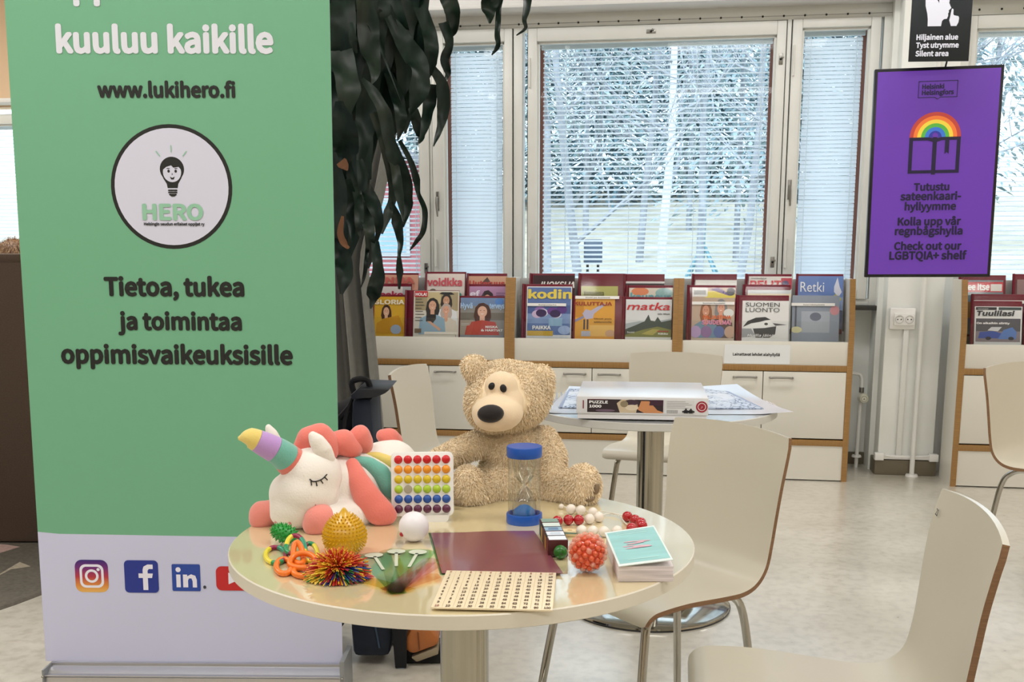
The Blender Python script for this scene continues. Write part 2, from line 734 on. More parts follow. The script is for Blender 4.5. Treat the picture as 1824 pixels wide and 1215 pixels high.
def window(n, u0, u1, z0, z1, fl, fr, ft, fb, tilt, pitch=0.0265, v=VW, side='right', handle=None, locks=()):
    """opening sash: pane between u0..u1, z0..z1 with the frame widths left, right, top, bottom; blind behind the pane"""
    t = thing('window_%d' % n, None, None, W(0, 0, 0), WROT, kind='structure')
    b = MB(M_frame)
    y0, y1 = v - 0.012, v + 0.045
    b.box((u0 - fl, y0, z0 - fb), (u0, y1, z1 + ft), None, 0.004)
    b.box((u1, y0, z0 - fb), (u1 + fr, y1, z1 + ft), None, 0.004)
    b.box((u0, y0, z1), (u1, y1, z1 + ft), None, 0.004)
    b.box((u0, y0, z0 - fb), (u1, y1, z0), None, 0.004)
    for s in (0.012,):
        b.box((u0, v + 0.012, z0), (u0 + s, v + 0.045, z1))
        b.box((u1 - s, v + 0.012, z0), (u1, v + 0.045, z1))
        b.box((u0, v + 0.012, z1 - s), (u1, v + 0.045, z1))
        b.box((u0, v + 0.012, z0), (u1, v + 0.045, z0 + s))
    b.box((u0 - fl - 0.008, v + 0.03, z0 - fb), (u0 - fl, y1, z1 + ft), M_gap)
    b.box((u1 + fr, v + 0.03, z0 - fb), (u1 + fr + 0.008, y1, z1 + ft), M_gap)
    for zz in (z0 + 0.12, z1 - 0.25):
        b.tube([(u0 - fl * 0.8, y0 - 0.006, zz), (u0 - fl * 0.8, y0 - 0.006, zz + 0.16)], 0.006, M_frame, 8)
    b.build('frame', t)
    b = MB(M_out)
    b.box((u0 - 0.02, v + 0.13, z0 - 0.05), (u0 + 0.022, v + 0.17, z1 + 0.03))
    b.box((u1 - 0.022, v + 0.13, z0 - 0.05), (u1 + 0.02, v + 0.17, z1 + 0.03))
    b.build('outer_frame', t)
    MB(M_pane).poly([(u0, v + 0.02, z0), (u1, v + 0.02, z0), (u1, v + 0.02, z1), (u0, v + 0.02, z1)]).build('pane', t)
    b = MB(M_slat)
    yb = v + 0.085
    b.box((u0 + 0.015, yb - 0.014, z1 - 0.03), (u1 - 0.015, yb + 0.014, z1 + 0.01), M_cord)
    z = z1 - 0.05
    d, dz = 0.0125 * math.cos(tilt), 0.0125 * math.sin(tilt)
    rnd = random.Random(n)
    a0, a1 = u0 + 0.026, u1 - 0.026
    while z > z0 - 0.01:
        j = rnd.uniform(-.0012, .0012)
        jz = rnd.uniform(-.0025, .0025)
        b.poly([(a0, yb - d, z - dz + j), (a1, yb - d, z - dz - j), (a1, yb, z + 0.0036 - j), (a0, yb, z + 0.0036 + j)])
        b.poly([(a0, yb, z + 0.0036 + j), (a1, yb, z + 0.0036 - j), (a1, yb + d, z + dz - j), (a0, yb + d, z + dz + j)])
        z -= pitch
    bl = b.build('blind', t)
    b = MB(M_cord)
    w = u1 - u0
    for f in ((0.16, 0.84) if w < 0.8 else (0.12, 0.40, 0.68, 0.95)):
        for s in (-0.0135, 0.0135):
            b.tube([(u0 + w * f, yb + s, z1 - 0.03), (u0 + w * f, yb + s, z0)], 0.0016, None, 5)
    b.build('ladder_cord', bl)
    if handle:
        hu, hz = handle
        b = MB(M_dmetal)
        b.box((hu - 0.010, y0 - 0.006, hz - 0.055), (hu + 0.010, y0, hz + 0.055), None, 0.003)
        b.tube([(hu, y0 - 0.004, hz + 0.02), (hu, y0 - 0.03, hz + 0.02), (hu, y0 - 0.032, hz - 0.01), (hu + 0.004, y0 - 0.028, hz - 0.09)],
               [0.007, 0.007, 0.008, 0.005], None, 8)
        b.build('handle', t)
    for lu, lz, r_ in locks:
        b = MB(M_dmetal)
        if r_:
            b.box((lu - 0.026, y0 - 0.004, lz - 0.011), (lu + 0.026, y0, lz + 0.011), None, 0.002)
        else:
            b.box((lu - 0.011, y0 - 0.004, lz - 0.03), (lu + 0.011, y0, lz + 0.03), None, 0.002)
        b.ball((lu, y0 - 0.004, lz), 0.007, M_black, 10)
        b.box((lu + 0.004, y0 - 0.014, lz + 0.004), (lu + 0.016, y0 - 0.004, lz + 0.014), None, 0.001)
        b.build('lock', t)
    return t


window(1, -2.52, -1.51, 1.02, 2.40, 0.06, 0.055, 0.07, 0.055, R(24), locks=((-1.48, 1.13, 0),))
window(2, -1.365, -1.008, 1.02, 2.405, 0.068, 0.045, 0.07, 0.055, R(60), pitch=0.0218, handle=(-1.405, 1.52))
window(3, -0.82, 0.505, 1.02, 2.40, 0.052, 0.050, 0.072, 0.055, R(27), locks=((-0.18, 2.435, 1), (0.53, 2.27, 0), (0.53, 1.17, 0)))
window(4, 0.64, 1.0, 1.02, 2.43, 0.052, 0.052, 0.046, 0.055, R(60), pitch=0.0218, handle=(0.607, 1.57))
window(5, 1.545, 2.48, 1.02, 2.40, 0.04, 0.06, 0.066, 0.055, R(12))
window(6, -6.3, -4.2, 0.98, 2.14, 0.06, 0.06, 0.07, 0.03, R(20), v=7.36)
b = MB(M_frame)
b.box((UL, 7.36, 0.95), (-6.36, 7.46, 2.26))
b.box((-4.14, 7.36, 0.95), (-2.75, 7.46, 2.26))
structure(b, 'trim_4', rot=WROT)

# ------------------------------------------------------------------ outdoors
def stuff(o):
    o['kind'] = 'stuff'
    return o


M_grass = mat('dry_grass', '#a39e8e', 0.9, noise=0.22, nscale=1.2)
b = MB(M_grass)
b.sheet(lambda a, c: W(-45 + 90 * a, 7.8 + 62 * c, -0.35 + 62 * c * 0.085 + 0.35 * math.sin(a * 19 + c * 7) * c), 40, 30)
structure(b, 'ground_outside')


def gz(v):
    return -0.35 + (v - 7.8) * 0.085


M_bark = mat('grey_bark', '#858b92', 0.9, noise=0.3, nscale=6)  # pale blue of haze and pane glare put into bark and needle colours
M_birch = mat('birch_bark', '#b9bdc0', 0.8, noise=0.2, nscale=9)
M_needle = mat('conifer_needles', '#90a4aa', 0.8, noise=0.25, nscale=2)
M_needle3 = mat('far_needles', '#6b868f', 0.8, noise=0.2, nscale=2)
M_needle2 = mat('hazed_needles', '#a2b3b6', 0.8, noise=0.25, nscale=2)


def conifer(u, v, h, r0, seed, mt, label, group, big=1.0, low=0.14):
    rnd = random.Random(seed)
    t = thing('conifer_tree', label, 'tree', W(u, v, gz(v) - 0.1), (0, 0, rnd.uniform(0, 6)), group)
    MB(M_bark).tube([(0, 0, 0), (0.03, 0, h * 0.5), (0, 0, h)], [r0 * 0.03, r0 * 0.02, 0.01], None, 8).build('trunk', t)
    b = MB(mt)
    for i in range(2600):
        f = rnd.random() ** 0.8
        z = h * (low + (1 - low) * f)
        rad = r0 * (1 - f) ** 0.8 * rnd.uniform(0.25, 1.0) + 0.05
        a = rnd.uniform(0, 2 * PI)
        c = Vector((rad * math.cos(a), rad * math.sin(a), z - rad * 0.25))
        d = Vector((math.cos(a), math.sin(a), -0.35)).normalized()
        s = Vector((-math.sin(a), math.cos(a), rnd.uniform(-.4, .4)))
        L, w = big * rnd.uniform(0.12, 0.34) * (0.5 + r0 * 0.25), big * rnd.uniform(0.025, 0.06) * (0.5 + r0 * 0.25)
        b.poly([c - d * L * .5, c + s * w, c + d * L * .6 - Vector((0, 0, L * .2)), c - s * w])
    b.build('foliage', t, smooth=False)
    return t


def bare_tree(u, v, h, seed, mt, label, group, spread=0.5, lean=0.0):
    rnd = random.Random(seed)
    t = thing('bare_tree', label, 'tree', W(u, v, gz(v) - 0.1), (0, 0, 0), group)
    tr = [Vector((lean * h * k / 6 + 0.06 * math.sin(k * 1.7 + seed), 0.05 * math.sin(k + seed), h * k / 6)) for k in range(7)]
    MB(mt).tube(tr, [0.0085 * h * (1 - k / 7.5) for k in range(7)], None, 8).build('trunk', t)
    b = MB(mt if mt is not M_birch else M_bark)

    def limb(p, d, L, r_, lv):
        pts = [p]
        q = p.copy()
        dd = d.copy()
        for _ in range(4):
            dd = (dd + Vector((rnd.uniform(-.25, .25), rnd.uniform(-.25, .25), rnd.uniform(-.12, .25)))).normalized()
            q = q + dd * L / 4
            pts.append(q.copy())
        b.tube(pts, [r_, r_ * .85, r_ * .65, r_ * .45, r_ * .2], None, 4)
        if lv:
            for _ in range(5):
                k = rnd.randint(1, 4)
                nd = (dd + Vector((rnd.uniform(-1, 1), rnd.uniform(-1, 1), rnd.uniform(-.4, .8)))).normalized()
                limb(pts[k], nd, L * rnd.uniform(.4, .65), r_ * .5, lv - 1)
    for i in range(13):
        f = rnd.uniform(0.22, 0.98)
        k = min(5, int(f * 6))
        p = tr[k].lerp(tr[k + 1], f * 6 - k)
        a = rnd.uniform(0, 2 * PI)
        limb(p, Vector((math.cos(a), math.sin(a), rnd.uniform(0.1, 0.9))).normalized(), h * spread * rnd.uniform(.4, .8) * (1.1 - f * .5), 0.0035 * h * (1.2 - f), 2)
    b.build('branches', t)
    return t


for i, (u, v, h, r0) in enumerate(((1.25, 24, 8.5, 2.3), (0.3, 33, 13, 3.0), (3.4, 34, 10, 2.6), (-2.9, 34, 13, 3.2), (7.2, 27, 11.5, 2.6), (-5.6, 38, 14, 3.2), (-9, 40, 14, 3.5), (-13, 34, 13, 3.2))):
    conifer(u, v, h, r0, 20 + i, M_needle if i % 2 == 0 else M_needle2, 'green conifer on the slope outside, seen through the blinds', 'conifers outside the windows')
for i in range(13):
    conifer(-15.5 + 2.15 * i + (0.7 if i % 2 else 0), 47 + 4.5 * (i % 3), (15.5, 17, 16)[i % 3] - (4.5 if 9 <= i <= 10 else 0), 2.9, 220 + i, M_needle3, 'tall dark conifer at the top of the slope, far outside the windows', 'far conifers at the top of the slope', 2.2, 0.0)
for i, (u, v, h, sp, ln) in enumerate(((-0.15, 13.5, 7.5, 0.42, 0.0), (-1.75, 15, 8, 0.45, -.05), (0.9, 16.5, 8, 0.5, .08), (-3.2, 18, 9, 0.5, .05),
                                       (2.55, 13, 7.5, 0.5, 0.06), (3.6, 20, 9, 0.5, -.1), (-6, 22, 9, 0.5, 0.0), (-0.8, 24, 10, 0.45, 0.05), (1.5, 11.5, 6.5, 0.5, 0.1), (-1.0, 11, 6.5, 0.5, -0.06), (0.35, 20, 9, 0.5, 0.03), (3.0, 15.5, 8, 0.55, -0.12))):
    bare_tree(u, v, h, 60 + i, M_birch if i in (0, 3) else M_bark, 'leafless tree with thin branches outside, seen through the blinds', 'bare trees outside the windows', sp, ln)
# red timber house beyond the left window
M_redwood = mat('red_boards', '#8f555b', 0.8, noise=0.1, nscale=4, stretch=(8, 8, 0.4))
hs = thing('red_house', 'red timber house with white window trims, outside behind the hanging plant', 'house', W(-7.6, 20, gz(20)), (0, 0, YAW + 0.1))
b = MB(M_redwood)
b.prism([(-4.2, 0, -0.4), (3.2, 0, -0.4), (3.2, 0, 1.9), (-0.5, 0, 3.4), (-4.2, 0, 1.9)], (0, 6, 0))
b.build('wall', hs, smooth=False)
b = MB(mat('roof_felt', '#6d7078', 0.9))
b.prism([(-4.6, -0.3, 1.75), (-0.5, -0.3, 3.5), (3.6, -0.3, 1.75), (3.6, -0.3, 1.9), (-0.5, -0.3, 3.7), (-4.6, -0.3, 1.9)], (0, 6.6, 0))
b.build('roof', hs, smooth=False)
for x in (-2.6, 0.1, 2.0):
    f = MB(mat('trim_white', '#9aa2a8', 0.6)).box((x - 0.5, -0.06, 0.4), (x + 0.5, 0.0, 1.5), None).build('window_frame', hs)
    MB(mat('house_glass', '#7fa0c0', 0.1)).box((x - 0.42, -0.07, 0.48), (x + 0.42, -0.05, 1.42)).build('pane', f)
# blue-green post with splayed feet, and the low bin further left
pc = aty(1252, 470, 20.5)
pr_ = thing('climbing_post', 'slim teal post with splayed feet on the slope outside the big window', 'post', (pc.x, pc.y, gz(Vector((pc.x, pc.y, 0)).dot(N)) - 0.04))
M_teal = mat('teal_paint', '#56808c', 0.5)
MB(M_teal).tube([(0, 0, 0.3), (0, 0, 1.75)], 0.035, None, 8).build('pole', pr_)
for a in range(4):
    MB(M_teal).tube([(0, 0, 0.62), (0.42 * math.cos(a * PI / 2 + .5), 0.42 * math.sin(a * PI / 2 + .5), -0.05)], 0.03, None, 6).build('foot', pr_)
b = MB(M_teal)
b.ball((0, 0, 1.78), (0.06, 0.06, 0.05), None, 12)
b.build('cap', pr_)
pc = aty(1056, 470, 20.5)
pr_ = thing('litter_bin', 'small dark blue bin on two legs outside the big window', 'bin', (pc.x, pc.y, gz(Vector((pc.x, pc.y, 0)).dot(N)) - 0.04))
MB(mat('bin_blue', '#3a4a5c', 0.5)).box((-0.17, -0.14, 0.25), (0.17, 0.14, 0.72), None, 0.03).build('body', pr_)
for s in (-.1, .1):
    MB(M_black).tube([(s, 0, -0.05), (s, 0, 0.3)], 0.025, None, 6).build('leg', pr_)

# ------------------------------------------------------------------ magazine cabinets along the wall
VF = 5.82
UNITW = 0.923


def cabinet(name, u0, label, v=VF, notice=False):
    t = thing(name, label, 'cabinet', W(u0, v, 0), (0, 0, YAW), 'magazine display cabinets along the wall')
    w, T = UNITW, 0.027
    for x in (0, w - T):
        b = MB(M_lam)
        b.prism([(x, 0.002, 0), (x, 0.25, 0), (x, 0.25, 1.085), (x, 0.062, 1.085), (x, 0.004, 0.836)], (T, 0, 0))
        p = b.build('side_panel', t)
        b = MB(M_oak)
        b.prism([(x - 0.001, -0.001, 0), (x - 0.001, 0.004, 0), (x - 0.001, 0.006, 0.835), (x - 0.001, 0.064, 1.087),
                 (x - 0.001, 0.052, 1.087), (x - 0.001, -0.001, 0.836)], (T + 0.002, 0, 0))
        b.build('edge_band', p)
    a, c = T, w - T
    MB(M_lam).box((a, 0.004, 0.006), (c, 0.022, 0.194)).build('kick_board', t)
    MB(M_gap).box((a, 0.03, 0.0), (c, 0.05, 0.6)).build('shadow_gap', t)
    MB(M_oakh).box((a, -0.001, 0.194), (c, 0.24, 0.226), None, 0.001).build('lower_rail', t)
    MB(M_oakh).box((a, -0.001, 0.598), (c, 0.24, 0.630), None, 0.001).build('upper_rail', t)
    MB(M_lam).box((a, 0.003, 0.630), (c, 0.018, 0.756), None, 0.001).build('front_board', t)
    mid = (a + c) / 2
    for s in (-1, 1):
        x0, x1 = (a + 0.002, mid - 0.002) if s < 0 else (mid + 0.002, c - 0.002)
        d = MB(M_lam).box((x0, 0.001, 0.234), (x1, 0.020, 0.594), None, 0.001).build('door', t)
        hx = mid + s * 0.095
        path = [(hx - 0.06, 0.0, 0.562), (hx - 0.055, -0.022, 0.562), (hx - 0.03, -0.028, 0.564), (hx + 0.03, -0.028, 0.564),
                (hx + 0.055, -0.022, 0.562), (hx + 0.06, 0.0, 0.562)]
        MB(M_dmetal).tube(catmull(path, 3), 0.0055, None, 8).build('handle', d)
    b = MB(mat('shelf_grey', '#b9bab8', 0.5))
    for k in range(3):
        b.box((a, 0.078 + 0.056 * k, 0.64), (c, 0.081 + 0.056 * k, 0.70 + 0.05 * k))
    b.box((a, 0.236, 0.63), (c, 0.244, 1.08))
    b.build('magazine_steps', t)
    MB(glassy('acrylic', '#f6f8f8', 0.05)).poly([(a, 0.0125, 0.756), (c, 0.0125, 0.756), (c, 0.026, 0.862), (a, 0.026, 0.862)]).build('acrylic_front', t)
    return t


cab = [cabinet('magazine_cabinet', -1.836, 'white magazine cabinet with oak edges, partly behind the grey curtain'),
       cabinet('magazine_cabinet', -0.913, 'white magazine cabinet with oak edges behind the teddy bear, below the big window'),
       cabinet('magazine_cabinet', 0.010, 'white magazine cabinet with oak edges holding the white bird magazine, beside the pier'),
       cabinet('magazine_cabinet', 1.462, 'white magazine cabinet with oak edges right of the pier, behind the chair at right', 5.79)]
CABX = (-1.836, -0.913, 0.010, 1.462)
M_binder = mat('maroon_plastic', '#6a1226', 0.28, noise=0.06, nscale=20)
M_sleeve = glassy('clear_sleeve', '#ffffff', 0.035, 0.05)
P_ = {}


def pc_(h, rough=0.45):
    return mat('print_' + h.strip('#'), h, rough)


def magazine(ci, px0, px1, ytop, tier, label, cover=None, art=None, title=None, cov_h=0.286, strips=(), binder=True, mdx=0.0):
    """one display binder with its magazine; px0..px1 and ytop are its outer edge in the photograph"""
    dv = (0.045, 0.100, 0.160)[tier]
    v = (VF if ci < 3 else 5.79) + dv
    ym = ytop + 30
    ua, za = onv(px0, ytop, v + 0.035)
    ub, zb = onv(px1, ytop, v + 0.035)
    w = ub - ua
    ztop = (za + zb) / 2
    H = min(0.325, ztop - 0.66)
    lean = R(9)
    z0 = ztop - H * math.cos(lean)
    pos = W((ua + ub) / 2, v + 0.04 - H * math.sin(lean), z0)
    t = thing('magazine', label, 'magazine', pos, (-lean, 0, YAW), 'magazines on the display cabinets')
    if binder:
        b = MB(M_binder)
        b.box((-w / 2, 0.004, 0), (w / 2, 0.012, H), None, 0.002)
        b.tube([(-w / 2 + 0.004, 0.0, 0), (-w / 2 + 0.004, 0.0, H)], 0.007, None, 8)
        b.build('binder', t)
    if cover is None:
        return t
    x0, x1, zt, cm = cover            # fractions of width, top as drop from binder top in metres, paper colour
    X0, X1, Z1 = -w / 2 + w * x0, -w / 2 + w * x1, H - zt
    Z0 = max(0.001, Z1 - cov_h)
    cvr = MB(pc_(cm)).box((X0, -0.002, Z0), (X1, 0.0035, Z1)).build('cover', t)
    if tier == 0:                                          # the part that shows above the cabinet front
        cov_h = min(cov_h, Z1 - (0.768 - z0))
    CW, CH = X1 - X0, Z1 - Z0
    if tier == 0:
        CH = cov_h
    sh = []
    for m, pts in (art or []):
        sh.append((pc_(m), [(X0 + CW * min(1, max(0, p[0])), Z1 - cov_h * min(CH / cov_h, max(0, 1 - p[1]))) for p in pts]))
    if sh:
        flat('cover_print', cvr, sh, -0.0023, 0.00006)
    k = 0
    for s, m, fx0, fx1, fz, h, kw in (title or []):
        k += 1
        if Z1 - cov_h * (1 - fz) > 0.0:
            text(s, pc_(m), cvr, X0 + CW * fx0, X0 + CW * fx1, Z1 - cov_h * (1 - fz), -0.0052 - 0.0002 * k, h * cov_h, 'title_lettering', **kw)
    for fx0, fx1, fz, s in strips:
        q = MB(M_paper).box((X0 + CW * fx0, -0.0085, Z1 - cov_h * (1 - fz)), (X0 + CW * fx1, -0.0075, Z1 - cov_h * (1 - fz) + 0.016)).build('name_strip', t)
        text(s, M_ink, q, X0 + CW * (fx0 + 0.25), X0 + CW * (fx1 - 0.22), Z1 - cov_h * (1 - fz) + 0.004, -0.0088, 0.008, 'lettering')
    MB(M_sleeve).poly([(-w / 2 + 0.012, -0.0105, 0), (w / 2, -0.0105, 0), (w / 2, -0.0105, H * 0.96), (-w / 2 + 0.012, -0.0105, H * 0.96)]).build('clear_sleeve', t)
    return t


def O(cx, cz, rx, rz=None, n=18):
    return oval(cx, cz, rx, rz, n)


def woman(cx, cz, s, skin, hair, top):
    """generic portrait: hair, shoulders, face"""
    return [(hair, [(cx + s * x, cz + s * z) for x, z in ((-.55, -1.3), (-.75, -.6), (-.62, .3), (-.3, .72), (.1, .8), (.5, .55), (.72, 0), (.78, -.7), (.6, -1.3))]),
            (top, [(cx + s * x, cz + s * z) for x, z in ((-1.5, -3.4), (-1.35, -1.6), (-.5, -1.15), (.5, -1.15), (1.35, -1.6), (1.5, -3.4))]),
            (skin, [(cx + s * x, cz + s * z) for x, z in ((-.22, -1.5), (-.22, -.6), (.22, -.6), (.22, -1.5), (0, -1.75))]),
            (skin, O(cx, cz - .12 * s, .42 * s, .58 * s)),
            ('#5a2d22', O(cx - .16 * s, cz - .02 * s, .06 * s, .035 * s, 8)), ('#5a2d22', O(cx + .16 * s, cz - .02 * s, .06 * s, .035 * s, 8)),
            ('#f3e4de', [(cx - .17 * s, cz - .33 * s), (cx, cz - .42 * s), (cx + .17 * s, cz - .33 * s)])]


def full(h):
    return [(h, rect(0, 0, 1, 1))]


BB = dict(bold=.012)
# cabinet behind the curtain: three tiers
magazine(0, 676, 745, 486, 2, 'peach magazine with large pale red letters at the back, left of the white one', (0.0, 1, 0.012, '#dcae97'),
         full('#d9a58f') + [('#c98f78', O(.72, .8, .2, .16)), ('#e4c2ae', O(.3, .7, .25, .2))], [('INNA', '#cf6a63', .05, .9, .83, .13, BB)])
magazine(0, 758, 830, 484, 2, 'white magazine with red lettering over the top, at the back behind the two women', (0.02, .97, 0.012, '#e7dcd6'),
         [('#d8d3cb', rect(.05, .5, .3, .68)), ('#6c6a5c', O(.18, .64, .09, .06)), ('#2f8f7f', rect(.75, .52, .9, .6))],
         [('voidkka', '#cf5160', .03, .94, .76, .17, dict(bold=.012)), ('10', '#3aa58a', .72, .93, .52, .11, BB)])
magazine(0, 832, 903, 487, 2, 'peach magazine with red lettering and a dark hand, top row right', (0.02, 1, 0.016, '#d3a78f'),
         full('#cfa389') + [('#5a4238', [(.35, .86), (.5, .98), (.6, .86), (.7, .72), (.5, .74)])], [('Uuteruus', '#c2453f', .04, .95, .80, .12, BB)])
magazine(0, 674, 733, 505, 1, 'white magazine with dark red lettering in the middle row behind the yellow one', (0.0, .98, 0.018, '#dfd9d8'),
         [('#b7b9bd', rect(.75, 0, 1, 1))], [('eeko', '#b02a4c', .05, .78, .78, .14, BB)])
magazine(0, 833, 904, 506, 1, 'pink and purple magazine with a dark-haired head, behind the red blouse one', (0.0, 1, 0.014, '#b98ab0'),
         full('#b487ad') + woman(.5, .72, .26, '#d8a58d', '#2d1c22', '#8c5a86') + [('#6d4c78', rect(.72, .86, .97, .875)), ('#6d4c78', rect(.72, .82, .92, .835))],
         [('ef', '#e9dff0', .06, .32, .80, .13, BB)])
magazine(0, 664, 727, 525, 0, 'yellow magazine with a woman in a yellow jumper, beside the curtain', (0.0, .93, 0.012, '#d9ab2e'),
         full('#d9ab2e') + woman(.42, .62, .21, '#e0b496', '#4a2f22', '#c9921f') + [('#c9921f', [(.2, 0), (.3, .4), (.8, .5), (.95, .2), (.95, 0)]), ('#9fb0c9', O(.72, .12, .16, .13))],
         [('GLORIA', '#f3ead0', .03, .97, .80, .13, BB)])
magazine(0, 722, 818, 517, 0, 'white magazine with three smiling people, red tag in its corner', (0.16, 1, 0.004, '#d9d5c9'),
         [('#a89a78', rect(.03, .55, .98, .97)), ('#c9b98e', rect(.3, .7, .6, .97))] + woman(.72, .80, .17, '#c99a7c', '#241d1c', '#dfe3e6') +
         [('#15161b', [(.56, .93), (.62, .97), (.82, .97), (.9, .92), (.73, .9)])] + woman(.72, .58, .17, '#d9a388', '#b9aaa2', '#d9cfc0') +
         woman(.42, .68, .2, '#d8a78c', '#1d191b', '#8fb0c6') + [('#1d191b', [(.30, .7), (.28, .3), (.42, .24), (.5, .35), (.5, .7), (.47, .46), (.36, .46)]),
         ('#d8a78c', [(.3, .3), (.38, .3), (.62, .12), (.58, .08)]), ('#e8e2d6', rect(.25, 0, 1, .06)), ('#7d6a55', rect(.03, .03, .18, .13))] +
         [('#5d5a52', rect(.04, .80 - .07 * i, .04 + .14 + .03 * (i % 3), .815 - .07 * i)) for i in range(8)] + [('#c8202c', rect(.02, .86, .31, .99))],
         [('HOLA!', '#f2f2f2', .04, .29, .885, .075, dict(bold=.012))])
magazine(0, 812, 899, 527, 0, 'magazine with a woman in a red blouse on a blue-grey cover', (0.10, 1, 0.012, '#8a8f96'),
         full('#8b8a86') + [('#6f88ad', rect(0, .78, 1, 1)), ('#6f6a60', rect(0, .4, 1, .6)), ('#a2978a', rect(0, 0, .3, .4))] + woman(.5, .66, .26, '#dcb09a', '#4b2a20', '#b9402f') +
         [('#b9402f', [(.2, 0), (.25, .35), (.5, .4), (.8, .35), (.9, 0)]), ('#4f82c8', O(.88, .9, .1, .09)), ('#d2d2cf', rect(.03, .3, .2, .31)), ('#d2d2cf', rect(.03, .26, .22, .27))],
         [('Hyvä', '#a9c8ea', .0, .28, .72, .2, BB), ('terveys', '#a9c8ea', .66, 1.0, .72, .18, BB), ('NISKA', '#f1eeea', .58, .86, .19, .065, BB), ('& HARTIAT', '#f1eeea', .48, .98, .10, .065, BB)])
# cabinet below the big window
magazine(1, 944, 1024, 487, 2, 'maroon binder with a black magazine and slanted white lettering, back row', (.08, 1, .012, '#2b2223'), full('#3a1c22'),
         [('JUOKSIJA', '#e9e6e2', .12, 1.0, .76, .13, dict(bold=.012, shear=.25))])
magazine(1, 1031, 1113, 487, 2, 'maroon binder with a yellow-green card in its lower half, back row centre', (.06, .86, .072, '#b9b86a'), full('#b9b96c'),
         [('Kanavassa', '#3d4026', .08, .62, .80, .12, {})])
magazine(1, 1112, 1184, 488, 2, 'maroon binder with a black and white masthead, back row beside the oak divider', (.04, 1, .042, '#d8d8d6'), [('#26262a', rect(0, .78, 1, .96))],
         [('UUTISAIKA', '#d9d9d9', .04, .95, .80, .12, BB)])
magazine(1, 1116, 1199, 508, 1, 'pale magazine with teal lettering and an orange patch, behind the mountain cover', (.06, 1, .016, '#d6cdbf'),
         full('#d3ccbe') + [('#d8845a', O(.25, .93, .2, .08)), ('#8db4b4', O(.8, .9, .2, .1))], [('kauneus', '#5fa0ab', .03, .97, .76, .16, BB)])
magazine(1, 931, 1020, 506, 0, 'blue magazine of violet pansies with fat yellow lettering', (.09, .99, .014, '#dcdfe3'),
         [('#5f78ad', rect(.02, .02, .98, .98)), ('#7f98c4', rect(.02, .25, .98, .5)), ('#4a5f97', rect(.02, .45, .98, .62))] +
         [(c, O(x, z, .12, .08)) for c, x, z in (('#8d6db0', .3, .52), ('#d9d2e2', .36, .47), ('#6d3f8c', .58, .5), ('#d8d6e6', .66, .44), ('#5b3a85', .78, .53), ('#c9b4cf', .24, .44), ('#3b2a55', .33, .46), ('#3b2a55', .64, .45))] +
         [('#8fb2cf', rect(.5, .2, .8, .36)), ('#c8a53c', rect(.02, 0, .6, .1)), ('#9fb4dc', O(.85, .12, .14, .09))],
         [('kodin', '#e6cf5a', .03, 1.0, .76, .2, dict(bold=.012)), ('PAIKKA', '#f0f0ee', .14, .55, .13, .08, BB)], strips=((.02, .88, .60, 'Kotipuutarha'),))
magazine(1, 1022, 1112, 527, 0, 'orange magazine with a grey drawn figure and dark red masthead', (.0, .82, .016, '#d99a35'),
         full('#dba03c') + [('#e5b866', rect(.4, 0, 1, .3)), ('#c98a2a', rect(0, .5, .25, .95)),
         ('#b7b4cc', [(.22, .6), (.3, .72), (.42, .68), (.72, .88), (.78, .84), (.5, .6), (.48, .48), (.3, .45)]), ('#8c8aa8', [(0, .42), (.25, .55), (.26, .48), (.02, .36)]),
         ('#3e3d52', rect(.25, .18, .29, .45)), ('#3e3d52', rect(.33, .18, .37, .45)), ('#b2b4c4', rect(.2, 0, .42, .14)), ('#c9a080', O(.9, .08, .12, .1))],
         [('KULUTTAJA', '#9c3a20', .02, .93, .82, .1, BB), ('Oksat pois', '#3b2c18', .5, .93, .45, .05, {}), ('sokkuroinille', '#3b2c18', .5, .93, .36, .05, {})],
         strips=((.04, 1.1, .99, 'Koti ja keittiö'),))
magazine(1, 1110, 1198, 529, 0, 'white magazine with red slanted masthead over green mountains', (.06, .99, .014, '#dfe0dd'),
         [('#d7dadc', rect(0, 0, 1, 1)), ('#aab3b8', [(0, .35), (.3, .42), (.6, .4), (1, .5), (1, 0), (0, 0)]),
          ('#3d4a44', [(.2, .3), (.42, .42), (.5, .6), (.55, .44), (.64, .42), (.7, .54), (.78, .4), (1, .46), (1, 0), (0, 0), (0, .2)]),
          ('#7f8145', [(0, .05), (.4, .2), (.7, .28), (1, .2), (1, 0), (0, 0)]), ('#b0a558', [(.35, .08), (.6, .22), (.75, .2), (.6, .05)]), ('#a8322f', rect(.7, .14, .94, .17))],
         [('matka', '#c3202b', .02, .96, .72, .2, dict(bold=.012, shear=.22, serif=True)), ('Isle Skye', '#3a3d40', .7, .96, .6, .045, BB), ('Suomi', '#e9e9e6', .04, .2, .1, .05, {}), ('Käkku', '#e9e9e6', .72, .93, .07, .05, BB)])
